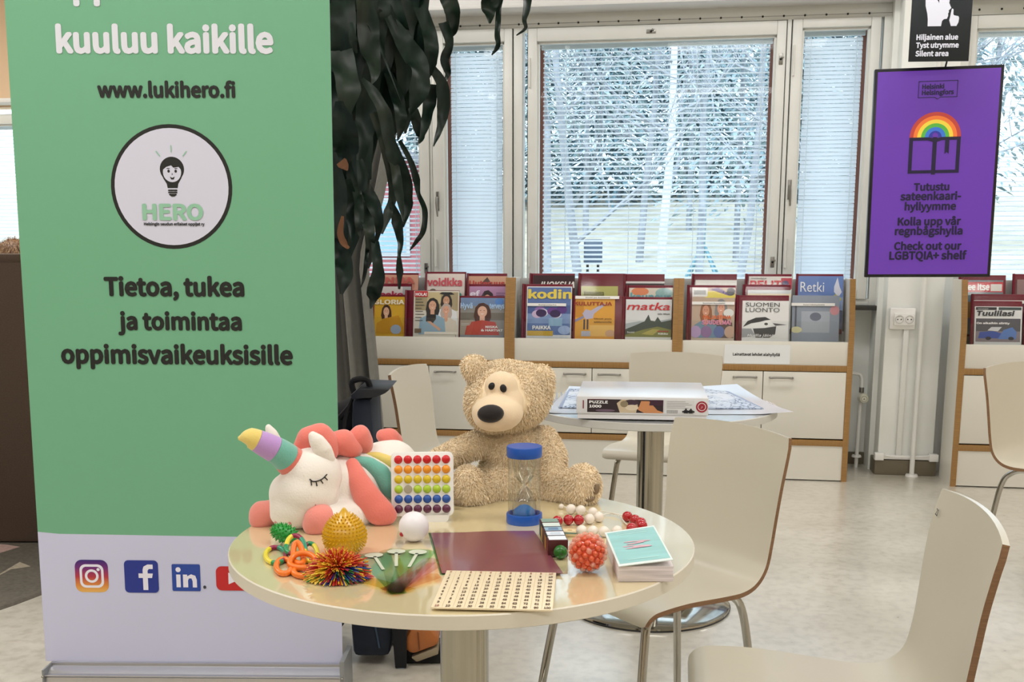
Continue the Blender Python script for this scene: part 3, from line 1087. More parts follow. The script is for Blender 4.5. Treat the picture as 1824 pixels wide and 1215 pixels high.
# cabinet with the bird magazine
magazine(2, 1233, 1313, 488, 2, 'empty looking maroon binder with a white strip, back row left of the red masthead', (.08, 1, .034, '#d9d8d2'), [('#7a2330', rect(0, 0, 1, .9))], [])
magazine(2, 1328, 1411, 488, 2, 'white magazine with a heavy red masthead in the back row', (.08, 1, .014, '#dcdad6'), [('#b9344a', rect(.75, .76, 1, .97)), ('#433a6d', O(.85, .86, .08, .06))],
         [('PELIT', '#c72532', .02, .76, .77, .16, dict(bold=.012)), ('nostalgia', '#333333', .05, .4, .95, .035, {})])
magazine(2, 1419, 1503, 488, 2, 'blue magazine with white lettering and a white figure, tall beside the cabinet end', (.03, 1, .012, '#6883c0'),
         full('#6a86c2') + [('#8fa5cd', rect(0, .35, 1, .6)), ('#c2ba6a', [(.75, .6), (.86, .68), (.97, .56), (.85, .45)]), ('#d9dceb', [(.8, .8), (.87, .98), (.92, .8), (.97, .7), (.9, .6), (.8, .7)]),
         ('#55607e', rect(0, 0, 1, .35))], [('Retki', '#e8ecf2', .06, .58, .70, .19, dict(serif=True))], strips=((-.05, .82, .46, 'Suomen Turku'),))
magazine(2, 1412, 1498, 520, 1, 'grey-blue magazine behind clear acrylic with a white name strip, right end', (.0, .98, .02, '#8d97a6'),
         full('#8f99a8') + [('#a9b1bd', rect(.2, .3, .8, .7)), ('#5b606c', rect(.06, .3, .1, .85)), ('#c98f97', O(.9, .72, .1, .09)), ('#d9d6a8', O(.1, .35, .12, .06)), ('#6b7184', O(.5, .6, .12, .08))],
         [], strips=((-.02, .9, .80, 'Suuri käsityölehti'),), binder=False)
magazine(2, 1324, 1409, 507, 1, 'maroon binder with a thin pale cover, behind the white bird magazine', (.1, 1, .03, '#c9d2d2'), [('#e4d9b8', rect(0, .86, 1, .93))], [])
magazine(2, 1225, 1310, 508, 0, 'colourful magazine of faces with pink and orange lettering', (.1, 1, .014, '#c9b9a8'),
         full('#b9a391') + [('#d9c94c', rect(.3, .8, 1, .93)), ('#5c3d7a', [(.4, .97), (.62, 1), (.9, .86), (.86, .84)]), ('#dfe0df', rect(0, .82, .36, 1)), ('#9fa3a3', rect(.04, .86, .32, .95))] +
         woman(.68, .62, .2, '#d59a80', '#7f7f80', '#5d4a48') + woman(.33, .56, .19, '#c98f74', '#8a5a3a', '#6f8fa5') + [('#d9dbd8', O(.86, .5, .12, .08)), ('#23202a', O(.9, .92, .1, .08))] +
         [(c, O(x, .12, .13, .12)) for c, x in (('#b59ac4', .1), ('#8f6f9e', .35), ('#5d6fa6', .65), ('#c2a08c', .9))],
         [('PALJASTAVA', '#d8672e', .26, .92, .38, .075, dict(bold=.012)), ('SUUDELMA!', '#e58fb0', .24, .92, .27, .09, dict(bold=.012))], strips=((0, .99, .66, 'Suomen kuvalehti'),))
bird = [('#e3e3e3', rect(0, 0, 1, 1)), ('#2b2d31', [(.02, .3), (.12, .46), (.3, .55), (.5, .57), (.62, .5), (.5, .48), (.36, .43), (.2, .4)]),
        ('#f0f0ef', [(.03, .29), (.3, .42), (.6, .48), (.68, .38), (.5, .28), (.1, .26)]), ('#2b2d31', O(.52, .385, .04, .033)),
        ('#4a4a50', [(.66, .41), (.97, .37), (.72, .34)]), ('#3a3d42', [(.24, .26), (.5, .28), (.74, .33), (.72, .12), (.6, .02), (.3, .02)]), ('#9b9ea3', [(0, .26), (.2, .26), (.3, .06), (0, .02)])]
magazine(2, 1313, 1406, 526, 0, 'white magazine with a black and white bird on its cover', (.11, 1, .03, '#e6e6e6'), bird,
         [('SUOMEN', '#44474c', .07, .80, .84, .11, dict(serif=True)), ('LUONTO', '#44474c', .07, .80, .70, .11, dict(serif=True)), ('Huilla jäin!', '#f5f5f5', .12, .68, .05, .09, dict(shear=.2))])
# cabinet on the far right
magazine(3, 1709, 1793, 490, 2, 'maroon binder with a red masthead under the purple screen', (.06, .94, .028, '#7d8f94'), full('#748890') + [('#c23b45', rect(0, .78, 1, .97)), ('#dcdcd8', rect(.7, .8, .97, .93)), ('#b08d5a', rect(0, .3, .3, .6))],
         [('Tee Itse', '#f0eeea', .03, .67, .82, .13, dict(bold=.012))])
magazine(3, 1805, 1885, 488, 2, 'maroon binder cut by the right edge of the picture, back row', (.1, 1, .03, '#b5b5b2'), full('#8b6f70'), [])
magazine(3, 1731, 1838, 524, 1, 'maroon binder with a long white name strip behind the blue car cover', (.2, .95, .05, '#8d8f96'), full('#7f4a55'), [], strips=((-.22, 1.0, 1.0, 'Tuulilasi'),))
car = [('#dddfe0', rect(.0, 0, 1, 1)), ('#54545c', rect(.03, 0, .97, .66)), ('#8a7f86', rect(.03, .0, .97, .3)), ('#23242a', rect(.02, .9, .46, .98)), ('#3b4a4c', rect(.5, .9, .98, .98)),
       ('#3a55a8', [(.08, .1), (.12, .28), (.4, .3), (.6, .24), (.62, .1)]), ('#5a7fc2', [(.5, .08), (.62, .34), (.8, .42), (.9, .28), (.88, .08)]), ('#d7d8dc', [(.28, .32), (.36, .42), (.58, .42), (.5, .3)]),
       ('#2c2f3a', O(.3, .1, .06, .05)), ('#2c2f3a', O(.78, .1, .06, .05))]
magazine(3, 1731, 1822, 536, 0, 'white and grey magazine with a blue car on the cover', (.07, 1, .03, '#dddfe0'), car,
         [('Tuulilasi', '#33363b', .04, .84, .74, .16, dict(bold=.012, shear=.15)), ('On aikaihin siirtty', '#f0f0f0', .04, .74, .5, .08, dict(bold=.012)), ('Teknologiat', '#e5e5e5', .05, .28, .92, .035, {})])
magazine(3, 1826, 1900, 540, 0, 'pale blue magazine cut off by the right edge of the picture', (.05, 1, .02, '#8fb4d6'), full('#8fb4d6'), [])
# notice taped to the cabinet front
t = thing('paper_notice', 'white paper notice with one line of type taped to the cabinet front', 'notice', W(0.262, VF + 0.0022, 0.634), (0, 0, YAW))
MB(mat('notice_paper', '#e3e6e7', 0.35)).box((0, -0.0012, 0), (0.346, -0.0004, 0.104)).build('sheet', t)
text('Lainattavat lehdet alahyllyllä', M_ink, t, 0.045, 0.292, 0.044, -0.0016, None, bold=.012)

# ------------------------------------------------------------------ pier: sockets, conduits, radiator valve
t = thing('wall_socket', 'white double wall socket on the pier above a cable duct', 'socket', W(1.222, 6.068, 0.862), (0, 0, YAW))
MB(M_white).box((-0.072, -0.03, -0.05), (0.062, 0, 0.065), None, 0.006).build('backing_box', t)
MB(M_white).box((-0.052, -0.042, -0.028), (0.056, -0.028, 0.038), None, 0.004).build('face_plate', t)
for s in (-0.024, 0.028):
    b = MB(mat('socket_grey', '#c9c9c5', 0.4))
    b.lathe([(0.0, -0.004), (0.019, -0.004), (0.023, 0.003), (0.019, 0.003)], None, 24)
    b.ball((-0.009, 0, 0.0), 0.0035, M_black, 8)
    b.ball((0.009, 0, 0.0), 0.0035, M_black, 8)
    b.build('outlet', t, (s, -0.042, 0.005), (PI / 2, 0, 0))
tag(MB(mat('duct_white', '#e0e1dd', 0.4)).box((1.228, 6.046, 0.10), (1.256, 6.072, 0.82), None, 0.003).build('cable_duct', rot=WROT), 'flat white cable duct running down the pier from the socket', 'cable duct')
t = thing('heating_pipe', 'thin white vertical pipe in front of the pier with a round floor collar', 'pipe', W(1.315, 6.03, 0), (0, 0, YAW))
MB(mat('pipe_white', '#e6e6e2', 0.35)).tube([(0, 0, 0.0), (0, 0, CEIL)], 0.0135, None, 16).build('pipe', t)
MB(M_white).lathe([(0.0, 0.012), (0.03, 0.012), (0.034, 0.004), (0.034, 0.0)], None, 24).build('floor_collar', t)
t = thing('power_strip', 'white cable trunking with corner boxes along the foot of the pier', 'trunking', W(1.118, 6.04, 0.09), (0, 0, YAW))
b = MB(M_white)
b.box((0, 0, 0), (0.33, 0.03, 0.022), None, 0.003)
b.build('trunking', t)
for x in (0.0, 0.29):
    MB(M_white).box((x - 0.004, -0.012, -0.006), (x + 0.044, 0.03, 0.034), None, 0.003).build('corner_box', t)
MB(M_white).tube(catmull([(0.04, -0.005, 0.026), (0.1, -0.008, 0.014), (0.2, -0.008, 0.016), (0.29, -0.005, 0.026)], 4), 0.003, None, 6).build('cable', t)
t = thing('radiator_valve', 'white radiator valve with a round dial on a thin pipe beside the pier', 'valve', W(1.062, 6.24, 0), (0, 0, YAW))
MB(mat('pipe_white', '')).tube([(-0.012, 0, 0.0), (-0.008, 0, 0.38)], 0.011, None, 12).build('riser', t)
MB(mat('pipe_white', '')).tube(catmull([(-0.16, 0.02, 0.545), (-0.05, 0.0, 0.545), (-0.012, 0, 0.53), (-0.004, 0, 0.46)], 6), 0.011, None, 12).build('supply_pipe', t)
MB(M_dmetal).lathe([(0.014, 0), (0.014, 0.03), (0.009, 0.03)], None, 16).build('coupling', t, (-0.005, 0, 0.435))
b = MB(mat('valve_ivory', '#e4e2cf', 0.4))
b.lathe([(0.0, 0.05), (0.02, 0.05), (0.026, 0.042), (0.029, 0.0), (0.0, 0.0)], None, 24)
k = b.build('thermostat_head', t, (0.004, 0.0, 0.405), (PI / 2, 0, 0))
flat('dial_mark', k, [(mat('dial_grey', '#8d8f88', 0.5), ringpoly(0, 0, 0.014, 0.017, 0, 2 * PI)), (mat('dial_grey', ''), [(-0.006, -0.005), (0.006, -0.005), (0, 0.007)])], 0, 0.0002).rotation_euler = (-PI / 2, 0, 0)
k.children[0].location = (0, 0, 0.0512)
MB(M_white).lathe([(0.0, 0.012), (0.024, 0.012), (0.028, 0.003), (0.028, 0.0)], None, 20).build('floor_collar', t, (-0.012, 0, 0.06))

# ------------------------------------------------------------------ purple screen and silent-area sign
SW, SH = 0.55, 0.932
t = thing('display_screen', 'hanging portrait screen with a glowing purple page and black rim', 'screen', (1.919, 4.955, 1.116), (R(0.1), R(-0.45), -0.192))
MB(mat('screen_rim', '#0d0b14', 0.3)).box((-SW / 2, 0.0, 0), (SW / 2, 0.035, SH), None, 0.004).build('bezel', t)
M_pur = mat('screen_purple', '#57308f', 0.25, emit=0.56)
b = MB(M_pur)
b.poly([(-SW / 2 + 0.014, -0.0008, 0.014), (SW / 2 - 0.014, -0.0008, 0.014), (SW / 2 - 0.014, -0.0008, SH - 0.014), (-SW / 2 + 0.014, -0.0008, SH - 0.014)])
pn = b.build('panel', t, smooth=False)
M_nav = mat('screen_ink', '#160a38', 0.4)


def glow(h):
    return mat('glow_' + h.strip('#'), h, 0.4, emit=0.5)


sh = []
for i, (h) in enumerate(('#a5382f', '#cf6a2c', '#cfb53a', '#4b9a3a', '#2f63b5', '#2b2a86')):
    r1 = 0.110 - 0.0165 * i
    sh.append((glow(h), oval(0, 0.627, r1, r1, 30, 0, PI)))
sh.append((M_pur, oval(0, 0.634, 0.012)))
x0, x1, z0, z1 = -0.110, 0.110, 0.468, 0.627
for q in (rect(x0, z0, x0 + 0.016, z1), rect(x1 - 0.016, z0, x1, z1), rect(x0, z0, x1, z0 + 0.014), rect(-0.009, z0 - 0.006, 0.009, z1),
          rect(x0, z1 - 0.014, -0.03, z1), rect(0.03, z1 - 0.014, x1, z1), [(-0.03, z1), (-0.03, z1 - 0.014), (0.0, z1 - 0.024), (0.0, z1 - 0.006)],
          [(0.03, z1 - 0.014), (0.03, z1), (0.0, z1 - 0.006), (0.0, z1 - 0.024)], [(0.044, z1), (0.044, z1 - 0.075), (0.053, z1 - 0.066), (0.062, z1 - 0.075), (0.062, z1)]):
    sh.append((M_nav, q))
a, c, zt, zb = -0.084, 0.084, 0.872, 0.802
for q in (rect(a, zt - 0.003, c, zt), rect(a, zb, a + 0.003, zt), rect(c - 0.003, zb, c, zt), rect(a, zb - 0.003, -0.012, zb), rect(0.012, zb - 0.003, c, zb),
          [(-0.012, zb), (-0.012, zb - 0.003), (0, zb - 0.012), (0, zb - 0.008)], [(0.012, zb - 0.003), (0.012, zb), (0, zb - 0.008), (0, zb - 0.012)]):
    sh.append((M_nav, q))
flat('page_graphic', pn, sh, -0.0012, 0.0001)
for s, xa, xb, z, h in (('Helsinki', -0.068, 0.026, 0.838, None), ('Helsingfors', -0.068, 0.068, 0.812, None), ('Tutustu', -0.080, 0.074, 0.392, None), ('sateenkaari-', -0.136, 0.127, 0.350, None),
                        ('hyllyymme', -0.115, 0.108, 0.305, None), ('Kolla upp vår', -0.142, 0.133, 0.237, None), ('regnbågshylla', -0.152, 0.143, 0.194, None),
                        ('Check out our', -0.152, 0.142, 0.126, None), ('LGBTQIA+ shelf', -0.171, 0.167, 0.082, None)):
    text(s, M_nav, pn, xa, xb, z, -0.0042, h, bold=.012)
MB(M_black).tube([(0.03, 0.02, SH), (0.036, 0.02, SH + 0.03), (0.036, 0.02, CEIL - 1.116)], 0.004, None, 6).build('hanging_cable', t)

t = thing('silence_sign', 'black hanging sign with a white head holding a finger to its lips', 'sign', (2.023 * 0.92, 5.258 * 0.92, CAMZ + 0.871 * 0.92), (0, 0, -0.061))
t.scale = (0.92, 0.92, 0.92)
GH = 0.42
MB(mat('sign_black', '#0a161d', 0.45)).box((-0.14, 0, 0), (0.14, 0.004, GH), None, 0.001).build('board', t)
M_sw = mat('sign_white', '#d9dcea', 0.5)
head = [(-0.061, 0.159), (0.001, 0.159), (0.004, 0.182), (0.012, 0.190), (0.026, 0.192), (0.031, 0.205), (0.030, 0.216), (0.034, 0.222), (0.031, 0.228), (0.043, 0.240),
        (0.038, 0.250), (0.032, 0.262), (0.034, 0.28), (0.028, 0.305), (0.01, 0.33), (-0.02, 0.342), (-0.05, 0.335), (-0.070, 0.31), (-0.078, 0.28), (-0.076, 0.25), (-0.066, 0.215), (-0.062, 0.19)]
hand = [(0.046, 0.159), (0.072, 0.159), (0.080, 0.175), (0.082, 0.195), (0.078, 0.203), (0.058, 0.207), (0.054, 0.212), (0.054, 0.232), (0.050, 0.237), (0.046, 0.236), (0.044, 0.228), (0.040, 0.20), (0.037, 0.185)]
flat('pictogram', t, [(M_sw, head), (M_sw, hand), (mat('sign_black', ''), [(-0.03, 0.29), (-0.016, 0.285), (-0.014, 0.262), (-0.022, 0.275)])], -0.0005, 0.0002)
for s, xa, xb, z in (('Hiljainen alue', -0.1095, 0.084, 0.0985), ('Tyst utrymme', -0.1095, 0.089, 0.0625), ('Silent area', -0.1095, 0.044, 0.0245)):
    text(s, M_sw, t, xa, xb, z, -0.0012, None, bold=.012)
for x in (-0.1, 0.1):
    MB(M_dmetal).tube([(x, 0.002, GH - 0.01), (x, 0.002, (CEIL - CAMZ - 0.871 * 0.92) / 0.92)], 0.0012, None, 5).build('hanging_wire', t)
# grey fabric curtain, gathered low and spreading at the foot
M_curt = mat('grey_curtain', '#6f6e67', 0.85, noise=0.08, nscale=30, sheen=0.2)


def curtain_pt(a, c):
    z = 2.62 - 2.61 * c
    lo = -2.25
    prof = [(0, -1.28), (0.30, -1.40), (0.42, -1.47), (0.55, -1.565), (0.72, -1.53), (1.0, -1.478)]
    for (c0, r0), (c1, r1) in zip(prof, prof[1:]):
        if c0 <= c <= c1:
            hi = r0 + (r1 - r0) * (c - c0) / (c1 - c0)
            break
    u = lo + (hi - lo) * a
    return W(u, 5.33 + 0.055 * math.sin(a * 44) + 0.02 * math.sin(a * 97 + c * 2), z)


b = MB(M_curt)
b.sheet(curtain_pt, 120, 30)
tag(b.build('curtain'), 'long grey curtain hanging in folds behind the plant', 'curtain')
tag(MB(M_white).box((-3.0, 5.30, 2.615), (-1.2, 5.36, 2.64), None, 0.003).build('curtain_rail', rot=WROT), 'white curtain rail above the grey curtain', 'rail')
b = MB(M_white)
b.tube([W(-2.4, 5.33, 2.63), W(-2.4, 5.33, CEIL)], 0.008, None, 8)
b.tube([W(-1.4, 5.33, 2.63), W(-1.4, 5.33, CEIL)], 0.008, None, 8)
ob = b.build('rail_hanger', None)
ob.parent = bpy.data.objects['curtain_rail']
ob.matrix_parent_inverse = Matrix.Rotation(YAW, 4, 'Z').inverted()

# ------------------------------------------------------------------ roll-up banner
BW = 0.85
t = thing('roll_up_banner', 'tall green and white roll-up banner with black Finnish text on a silver base', 'banner', (-0.906, 2.86, 0.0), (0, 0, -0.018))
M_green = mat('banner_green', '#6daa86', 0.5)
M_lil = mat('banner_white', '#c6c8e2', 0.5)
BH = 1.97
LEAN, ROLL = 0.027, 0.004
ZG0, ZG1 = 0.3683, 0.3575

b = MB(M_lil)
b.poly([(-BW / 2, 0, -0.01), (BW / 2, 0, -0.01), (BW / 2, 0, ZG1), (0, 0, 0.360), (-BW / 2 + 0.06, 0, 0.363), (-BW / 2, 0, ZG0)], M_lil)
b.poly([(-BW / 2, 0, ZG0), (-BW / 2 + 0.06, 0, 0.363), (0, 0, 0.360), (BW / 2, 0, ZG1), (BW / 2, 0, BH), (-BW / 2, 0, BH)], M_green)
b.box((-BW / 2, 0.0004, -0.01), (BW / 2, 0.0010, BH), M_lil)
pn = b.build('banner_panel', t, (0, 0, 0.096), (-LEAN, ROLL, 0), smooth=False)
M_bink = mat('banner_black', '#10120f', 0.5)
M_bw = mat('banner_letter_white', '#d9dbe4', 0.5)
M_hero = mat('banner_mint', '#8dbfa2', 0.5)
for s, m, xa, xb, z, bo in (('oppimista tue', M_bw, -0.300, 0.262, 1.797, .013), ('kuuluu kaikille', M_bw, -0.2955, 0.2765, 1.659, .013), ('www.lukihero.fi', M_bink, -0.193, 0.1725, 1.5455, .013),
                            ('Tietoa, tukea', M_bink, -0.202, 0.179, 1.0275, .013), ('ja toimintaa', M_bink, -0.169, 0.1695, 0.936, .013), ('oppimisvaikeuksisille', M_bink, -0.330, 0.306, 0.8437, .013)):
    text(s, m, pn, xa, xb, z, -0.0014, None, bold=bo)
sh = [(M_bink, oval(-0.007, 1.3139, 0.1625, 0.1625, 56)), (mat('badge_white', '#cecfe0', 0.5), oval(-0.007, 1.3139, 0.1525, 0.1525, 56))]
cx = -0.004
M_bd = mat('badge_white', '')
sh += [(M_bink, oval(cx, 1.360, 0.0325, 0.0325, 30)), (M_bink, [(cx - .03, 1.352), (cx + .03, 1.352), (cx + .024, 1.336), (cx + .0155, 1.322), (cx + .0135, 1.311), (cx - .0135, 1.311), (cx - .0155, 1.322), (cx - .024, 1.336)])]
sh += [(M_bd, oval(cx, 1.3525, 0.0245, 0.026, 24))]
sh += [(M_bink, [(cx - .025, 1.358), (cx - .018, 1.378), (cx, 1.384), (cx + .018, 1.379), (cx + .025, 1.358), (cx + .018, 1.366), (cx + .004, 1.364), (cx - .002, 1.370), (cx - .015, 1.366)])]
sh += [(M_bink, oval(cx - .009, 1.355, .0035, .0042, 10)), (M_bink, oval(cx + .010, 1.355, .0035, .0042, 10)), (M_bink, oval(cx - .010, 1.362, .005, .0012, 8)), (M_bink, oval(cx + .011, 1.362, .005, .0012, 8))]
sh += [(M_bink, [(cx - .006, 1.341), (cx, 1.3375), (cx + .007, 1.341), (cx + .004, 1.3335), (cx - .003, 1.3335)]), (M_bink, [(cx + .000, 1.351), (cx + .002, 1.346), (cx - .001, 1.3455)])]
for zz, hw in ((1.305, .0125), (1.2995, .0122), (1.294, .010)):
    sh.append((M_bink, rrect(cx - hw, zz - .0018, cx + hw, zz + .0022, .0015)))
sh.append((M_bink, [(cx - .008, 1.2925), (cx + .008, 1.2925), (cx + .004, 1.289), (cx - .004, 1.289)]))
for a in (-0.72, 0, 0.72):
    s_, c_ = math.sin(a), math.cos(a)
    p0 = (cx + s_ * .046, 1.362 + c_ * .042)
    p1 = (cx + s_ * .062, 1.362 + c_ * .060)
    sh.append((M_hero, [(p0[0] - c_ * .0013, p0[1] + s_ * .0013), (p0[0] + c_ * .0013, p0[1] - s_ * .0013), (p1[0] + c_ * .0013, p1[1] - s_ * .0013), (p1[0] - c_ * .0013, p1[1] + s_ * .0013)]))
flat('round_badge', pn, sh, -0.0006, 0.00008)
text('HERO', M_hero, pn, -0.088, 0.076, 1.2292, -0.0022, 0.045, bold=.012)
text('Helsingin seudun erilaiset oppijat ry', M_bink, pn, -0.085, 0.078, 1.2135, -0.0022, None, bold=.012)
# social icons
igm = bpy.data.materials.new('camera_logo_fade')
igm.use_nodes = True
q = igm.node_tree
tcn = q.nodes.new('ShaderNodeTexCoord')
sp = q.nodes.new('ShaderNodeSeparateXYZ')
mr = q.nodes.new('ShaderNodeMapRange')
mr.inputs[1].default_value, mr.inputs[2].default_value = 0.193, 0.290
rmp = q.nodes.new('ShaderNodeValToRGB')
rmp.color_ramp.elements[0].color = lin('#e3b55f')
rmp.color_ramp.elements[1].color = lin('#2b1a72')
for ps, c in ((0.22, '#d98a3a'), (0.48, '#b3303f'), (0.75, '#6d2172')):
    e = rmp.color_ramp.elements.new(ps)
    e.color = lin(c)
q.links.new(tcn.outputs['Object'], sp.inputs[0])
q.links.new(sp.outputs[2], mr.inputs[0])
q.links.new(mr.outputs[0], rmp.inputs[0])
q.links.new(rmp.outputs[0], q.nodes['Principled BSDF'].inputs['Base Color'])
M_fb = mat('logo_blue', '#1d2f8a', 0.5)
M_li = mat('logo_blue_bright', '#22449b', 0.5)
M_yt = mat('logo_red', '#c01f22', 0.5)
M_lw = mat('logo_white', '#e6e4f0', 0.5)
x = -0.279
sh = [(igm, rrect(x - .047, .195, x + .047, .289, .02)), (M_lw, rrect(x - .034, .208, x + .034, .276, .017)), (igm, rrect(x - .027, .215, x + .027, .269, .012)),
      (M_lw, oval(x, .242, .0195)), (igm, oval(x, .242, .0125)), (M_lw, oval(x + .019, .261, .0045))]
x = -0.138
sh += [(M_fb, rrect(x - .048, .195, x + .048, .289, .012)),
       (M_lw, [(x + .004, .203), (x + .018, .203), (x + .018, .238), (x + .030, .238), (x + .0325, .251), (x + .018, .251), (x + .018, .259), (x + .0215, .264), (x + .033, .264), (x + .033, .277), (x + .018, .277), (x + .007, .271), (x + .004, .262), (x + .004, .251), (x - .008, .251), (x - .008, .238), (x + .004, .238)])]
x = -0.0115
sh += [(M_li, rrect(x - .040, .201, x + .040, .279, .004)), (M_lw, rect(x - .028, .212, x - .016, .249)), (M_lw, oval(x - .022, .263, .0072)), (M_lw, rect(x - .009, .212, x + .003, .249)),
       (M_lw, [(x + .003, .212), (x + .003, .244), (x + .014, .250), (x + .026, .246), (x + .030, .234), (x + .030, .212), (x + .018, .212), (x + .018, .230), (x + .015, .238), (x + .008, .238), (x + .005, .232), (x + .005, .212)])]
sh += [(M_yt, rrect(.073, .204, .175, .274, .016)), (M_lw, [(.108, .222), (.146, .239), (.108, .256)])]
flat('social_logos', pn, sh, -0.0006, 0.00008)
text('®', M_bink, pn, 0.0355, 0.0445, 0.2015, -0.0012, None)
b = MB(mat('banner_silver', '#c9cace', 0.3, 0.9))
b.prism([(-0.404, y, z) for y, z in ((-0.055, 0.0), (-0.062, 0.03), (-0.055, 0.062), (-0.03, 0.080), (0.03, 0.080), (0.05, 0.05), (0.055, 0.0))], (0.832, 0, 0))
for z in (0.018, 0.045, 0.07):
    b.box((-0.404, -0.0635, z - 0.0015), (0.428, -0.05, z + 0.0015))
b.box((-0.404, -0.012, 0.08), (0.428, -0.004, 0.088))
b.build('base_cassette', t)
for x0, x1 in ((-0.408, -0.402), (0.428, 0.442)):
    b = MB(mat('end_cap_grey', '#8d9092', 0.35, 0.3))
    b.box((x0, -0.066, 0), (x1, 0.06, 0.118 if x0 > 0 else 0.088), None, 0.002)
    b.ball(((x0 + x1) / 2, -0.067, 0.068), 0.004, M_chrome, 10)
    b.build('end_cap', t)
MB(M_dmetal).tube([(0, 0.03, 0.08), (0, 0.028 + 0.055, 2.06)], 0.008, None, 8).build('rear_pole', t)
MB(M_white).box((-BW / 2, -0.006, BH - 0.004), (BW / 2, 0.010, BH + 0.02)).build('top_rail', t, (0, 0, 0.096), (-LEAN, ROLL, 0))

# ------------------------------------------------------------------ left corner: rug, high-backed sofa, seated person
b = MB(mat('grey_rug', '#5d574d', 0.95, noise=0.2, nscale=60, bump=0.4, bscale=220))
b.lathe([(0, 0.010), (1.40, 0.010), (1.41, 0.0), (0, 0.0)], None, 72)
t = thing('rug', 'round dark grey rug with pale stripes at the left edge', 'rug', (-3.04, 4.2, 0))
rg = b.build('pile', t)
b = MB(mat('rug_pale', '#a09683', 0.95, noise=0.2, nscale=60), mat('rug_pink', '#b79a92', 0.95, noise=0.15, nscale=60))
o_ = Vector((-3.04, 4.2, 0))
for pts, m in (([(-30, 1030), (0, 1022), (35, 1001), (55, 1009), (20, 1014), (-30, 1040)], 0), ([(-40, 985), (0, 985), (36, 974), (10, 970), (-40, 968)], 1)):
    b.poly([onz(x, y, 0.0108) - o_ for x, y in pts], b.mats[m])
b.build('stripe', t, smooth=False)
t = thing('high_back_sofa', 'brown fabric high-backed sofa seen from behind at the left edge', 'sofa', (-2.35, 4.365, 0.012))
M_fab = mat('brown_fabric', '#4f4034', 0.95, noise=0.16, nscale=220, bump=0.3, bscale=400)
b = MB(M_fab)
b.box((-1.5, 0, 0.0), (1.05, 0.09, 1.205), None, 0.018)
b.build('back_panel', t)
MB(M_fab).box((-1.5, -0.004, 1.176), (1.05, 0.094, 1.215), None, 0.012).build('top_roll', t)
MB(M_fab).box((-1.4, 0.10, 0.12), (1.0, 0.72, 0.44), None, 0.04).build('seat_cushion', t)
for x in (-1.3, 0.9):
    for y in (0.2, 0.65):
        MB(M_black).tube([(x, y, 0.0), (x, y, 0.14)], 0.025, None, 10).build('leg', t)
# person: only the crown shows over the sofa back
M_skin = mat('skin', '#d1a188', 0.5, sub=0.1)
t = thing('person', 'person with short brown hair sitting behind the brown sofa, only the head showing', 'person', (-2.60, 5.62, 0.0), (0, 0, R(20)))
og = Vector((0, 0, 0))
parts = []
parts += chain((0, 0.02, 0.50), (0, 0.0, 0.95), (0.17, 0.12, 0.12), (0.19, 0.115, 0.12), 5)
parts += chain((-0.17, 0, 0.98), (-0.22, -0.02, 0.70), (0.055, 0.055, 0.06), (0.045, 0.045, 0.05), 5)
parts += chain((0.17, 0, 0.98), (0.22, -0.02, 0.70), (0.055, 0.055, 0.06), (0.045, 0.045, 0.05), 5)
parts += chain((-0.22, 0.0, 0.70), (-0.16, 0.22, 0.62), (0.042, 0.042, 0.042), (0.034, 0.034, 0.034), 5)
parts += chain((0.22, 0.0, 0.70), (0.16, 0.22, 0.62), (0.042, 0.042, 0.042), (0.034, 0.034, 0.034), 5)
for s in (-1, 1):
    parts += chain((s * 0.09, 0.03, 0.50), (s * 0.11, 0.45, 0.51), (0.085, 0.085, 0.085), (0.06, 0.06, 0.06), 5)
    parts += chain((s * 0.11, 0.45, 0.50), (s * 0.11, 0.47, 0.07), (0.056, 0.056, 0.06), (0.04, 0.04, 0.04), 6)
    parts += [((s * 0.11, 0.53, 0.045), (0.045, 0.11, 0.04))]
body = blob('body', parts, mat('dark_jumper', '#23252b', 0.9), t, og, 0.012, 4)
parts = chain((0, 0.0, 1.00), (0, 0.02, 1.12), (0.055, 0.055, 0.05), (0.052, 0.055, 0.05), 3)
parts += [((0, 0.02, 1.19), (0.074, 0.09, 0.09)), ((0, 0.06, 1.13), (0.05, 0.055, 0.055)), ((0, 0.118, 1.165), (0.013, 0.02, 0.02)), ((-0.078, 0.01, 1.165), (0.012, 0.022, 0.032)), ((0.078, 0.01, 1.165), (0.012, 0.022, 0.032))]
hd = blob('head', parts, M_skin, t, og, 0.007, 3)
hairp = [((0, -0.005, 1.215), (0.088, 0.098, 0.082)), ((0, -0.035, 1.17), (0.084, 0.07, 0.08))]
M_hair = mat('brown_hair', '#6b4a2a', 0.5, noise=0.35, nscale=30, stretch=(1, 1, 6))
hr = blob('hair', hairp, M_hair, t, og, 0.008, 3)
fur('hair_strand', hr, [M_hair, mat('hair_light', '#8a6a44', 0.5)], hr, 2600, 0.03, 0.0012, 5, droop=1.2)
MB(M_ink).ball((-0.03, 0.108, 1.195), 0.008, None, 8).ball((0.03, 0.108, 1.195), 0.008, None, 8).build('eye', hd)
MB(mat('lips', '#a8655c', 0.5)).ball((0, 0.112, 1.125), (0.02, 0.008, 0.006), None, 10).build('mouth', hd)
# simple chair under the person, hidden by the sofa
ps = thing('lounge_stool', 'low dark stool under the seated person behind the sofa', 'stool', (-2.60, 5.62, 0.0), (0, 0, R(20)))
MB(mat('stool_dark', '#2c2a28', 0.8)).lathe([(0, 0.41), (0.2, 0.41), (0.22, 0.39), (0.22, 0.30), (0, 0.30)], None, 32).build('seat', ps)
MB(M_black).lathe([(0, 0.31), (0.03, 0.31), (0.03, 0.02), (0.2, 0.015), (0.2, 0.0), (0, 0.0)], None, 24).build('base', ps)

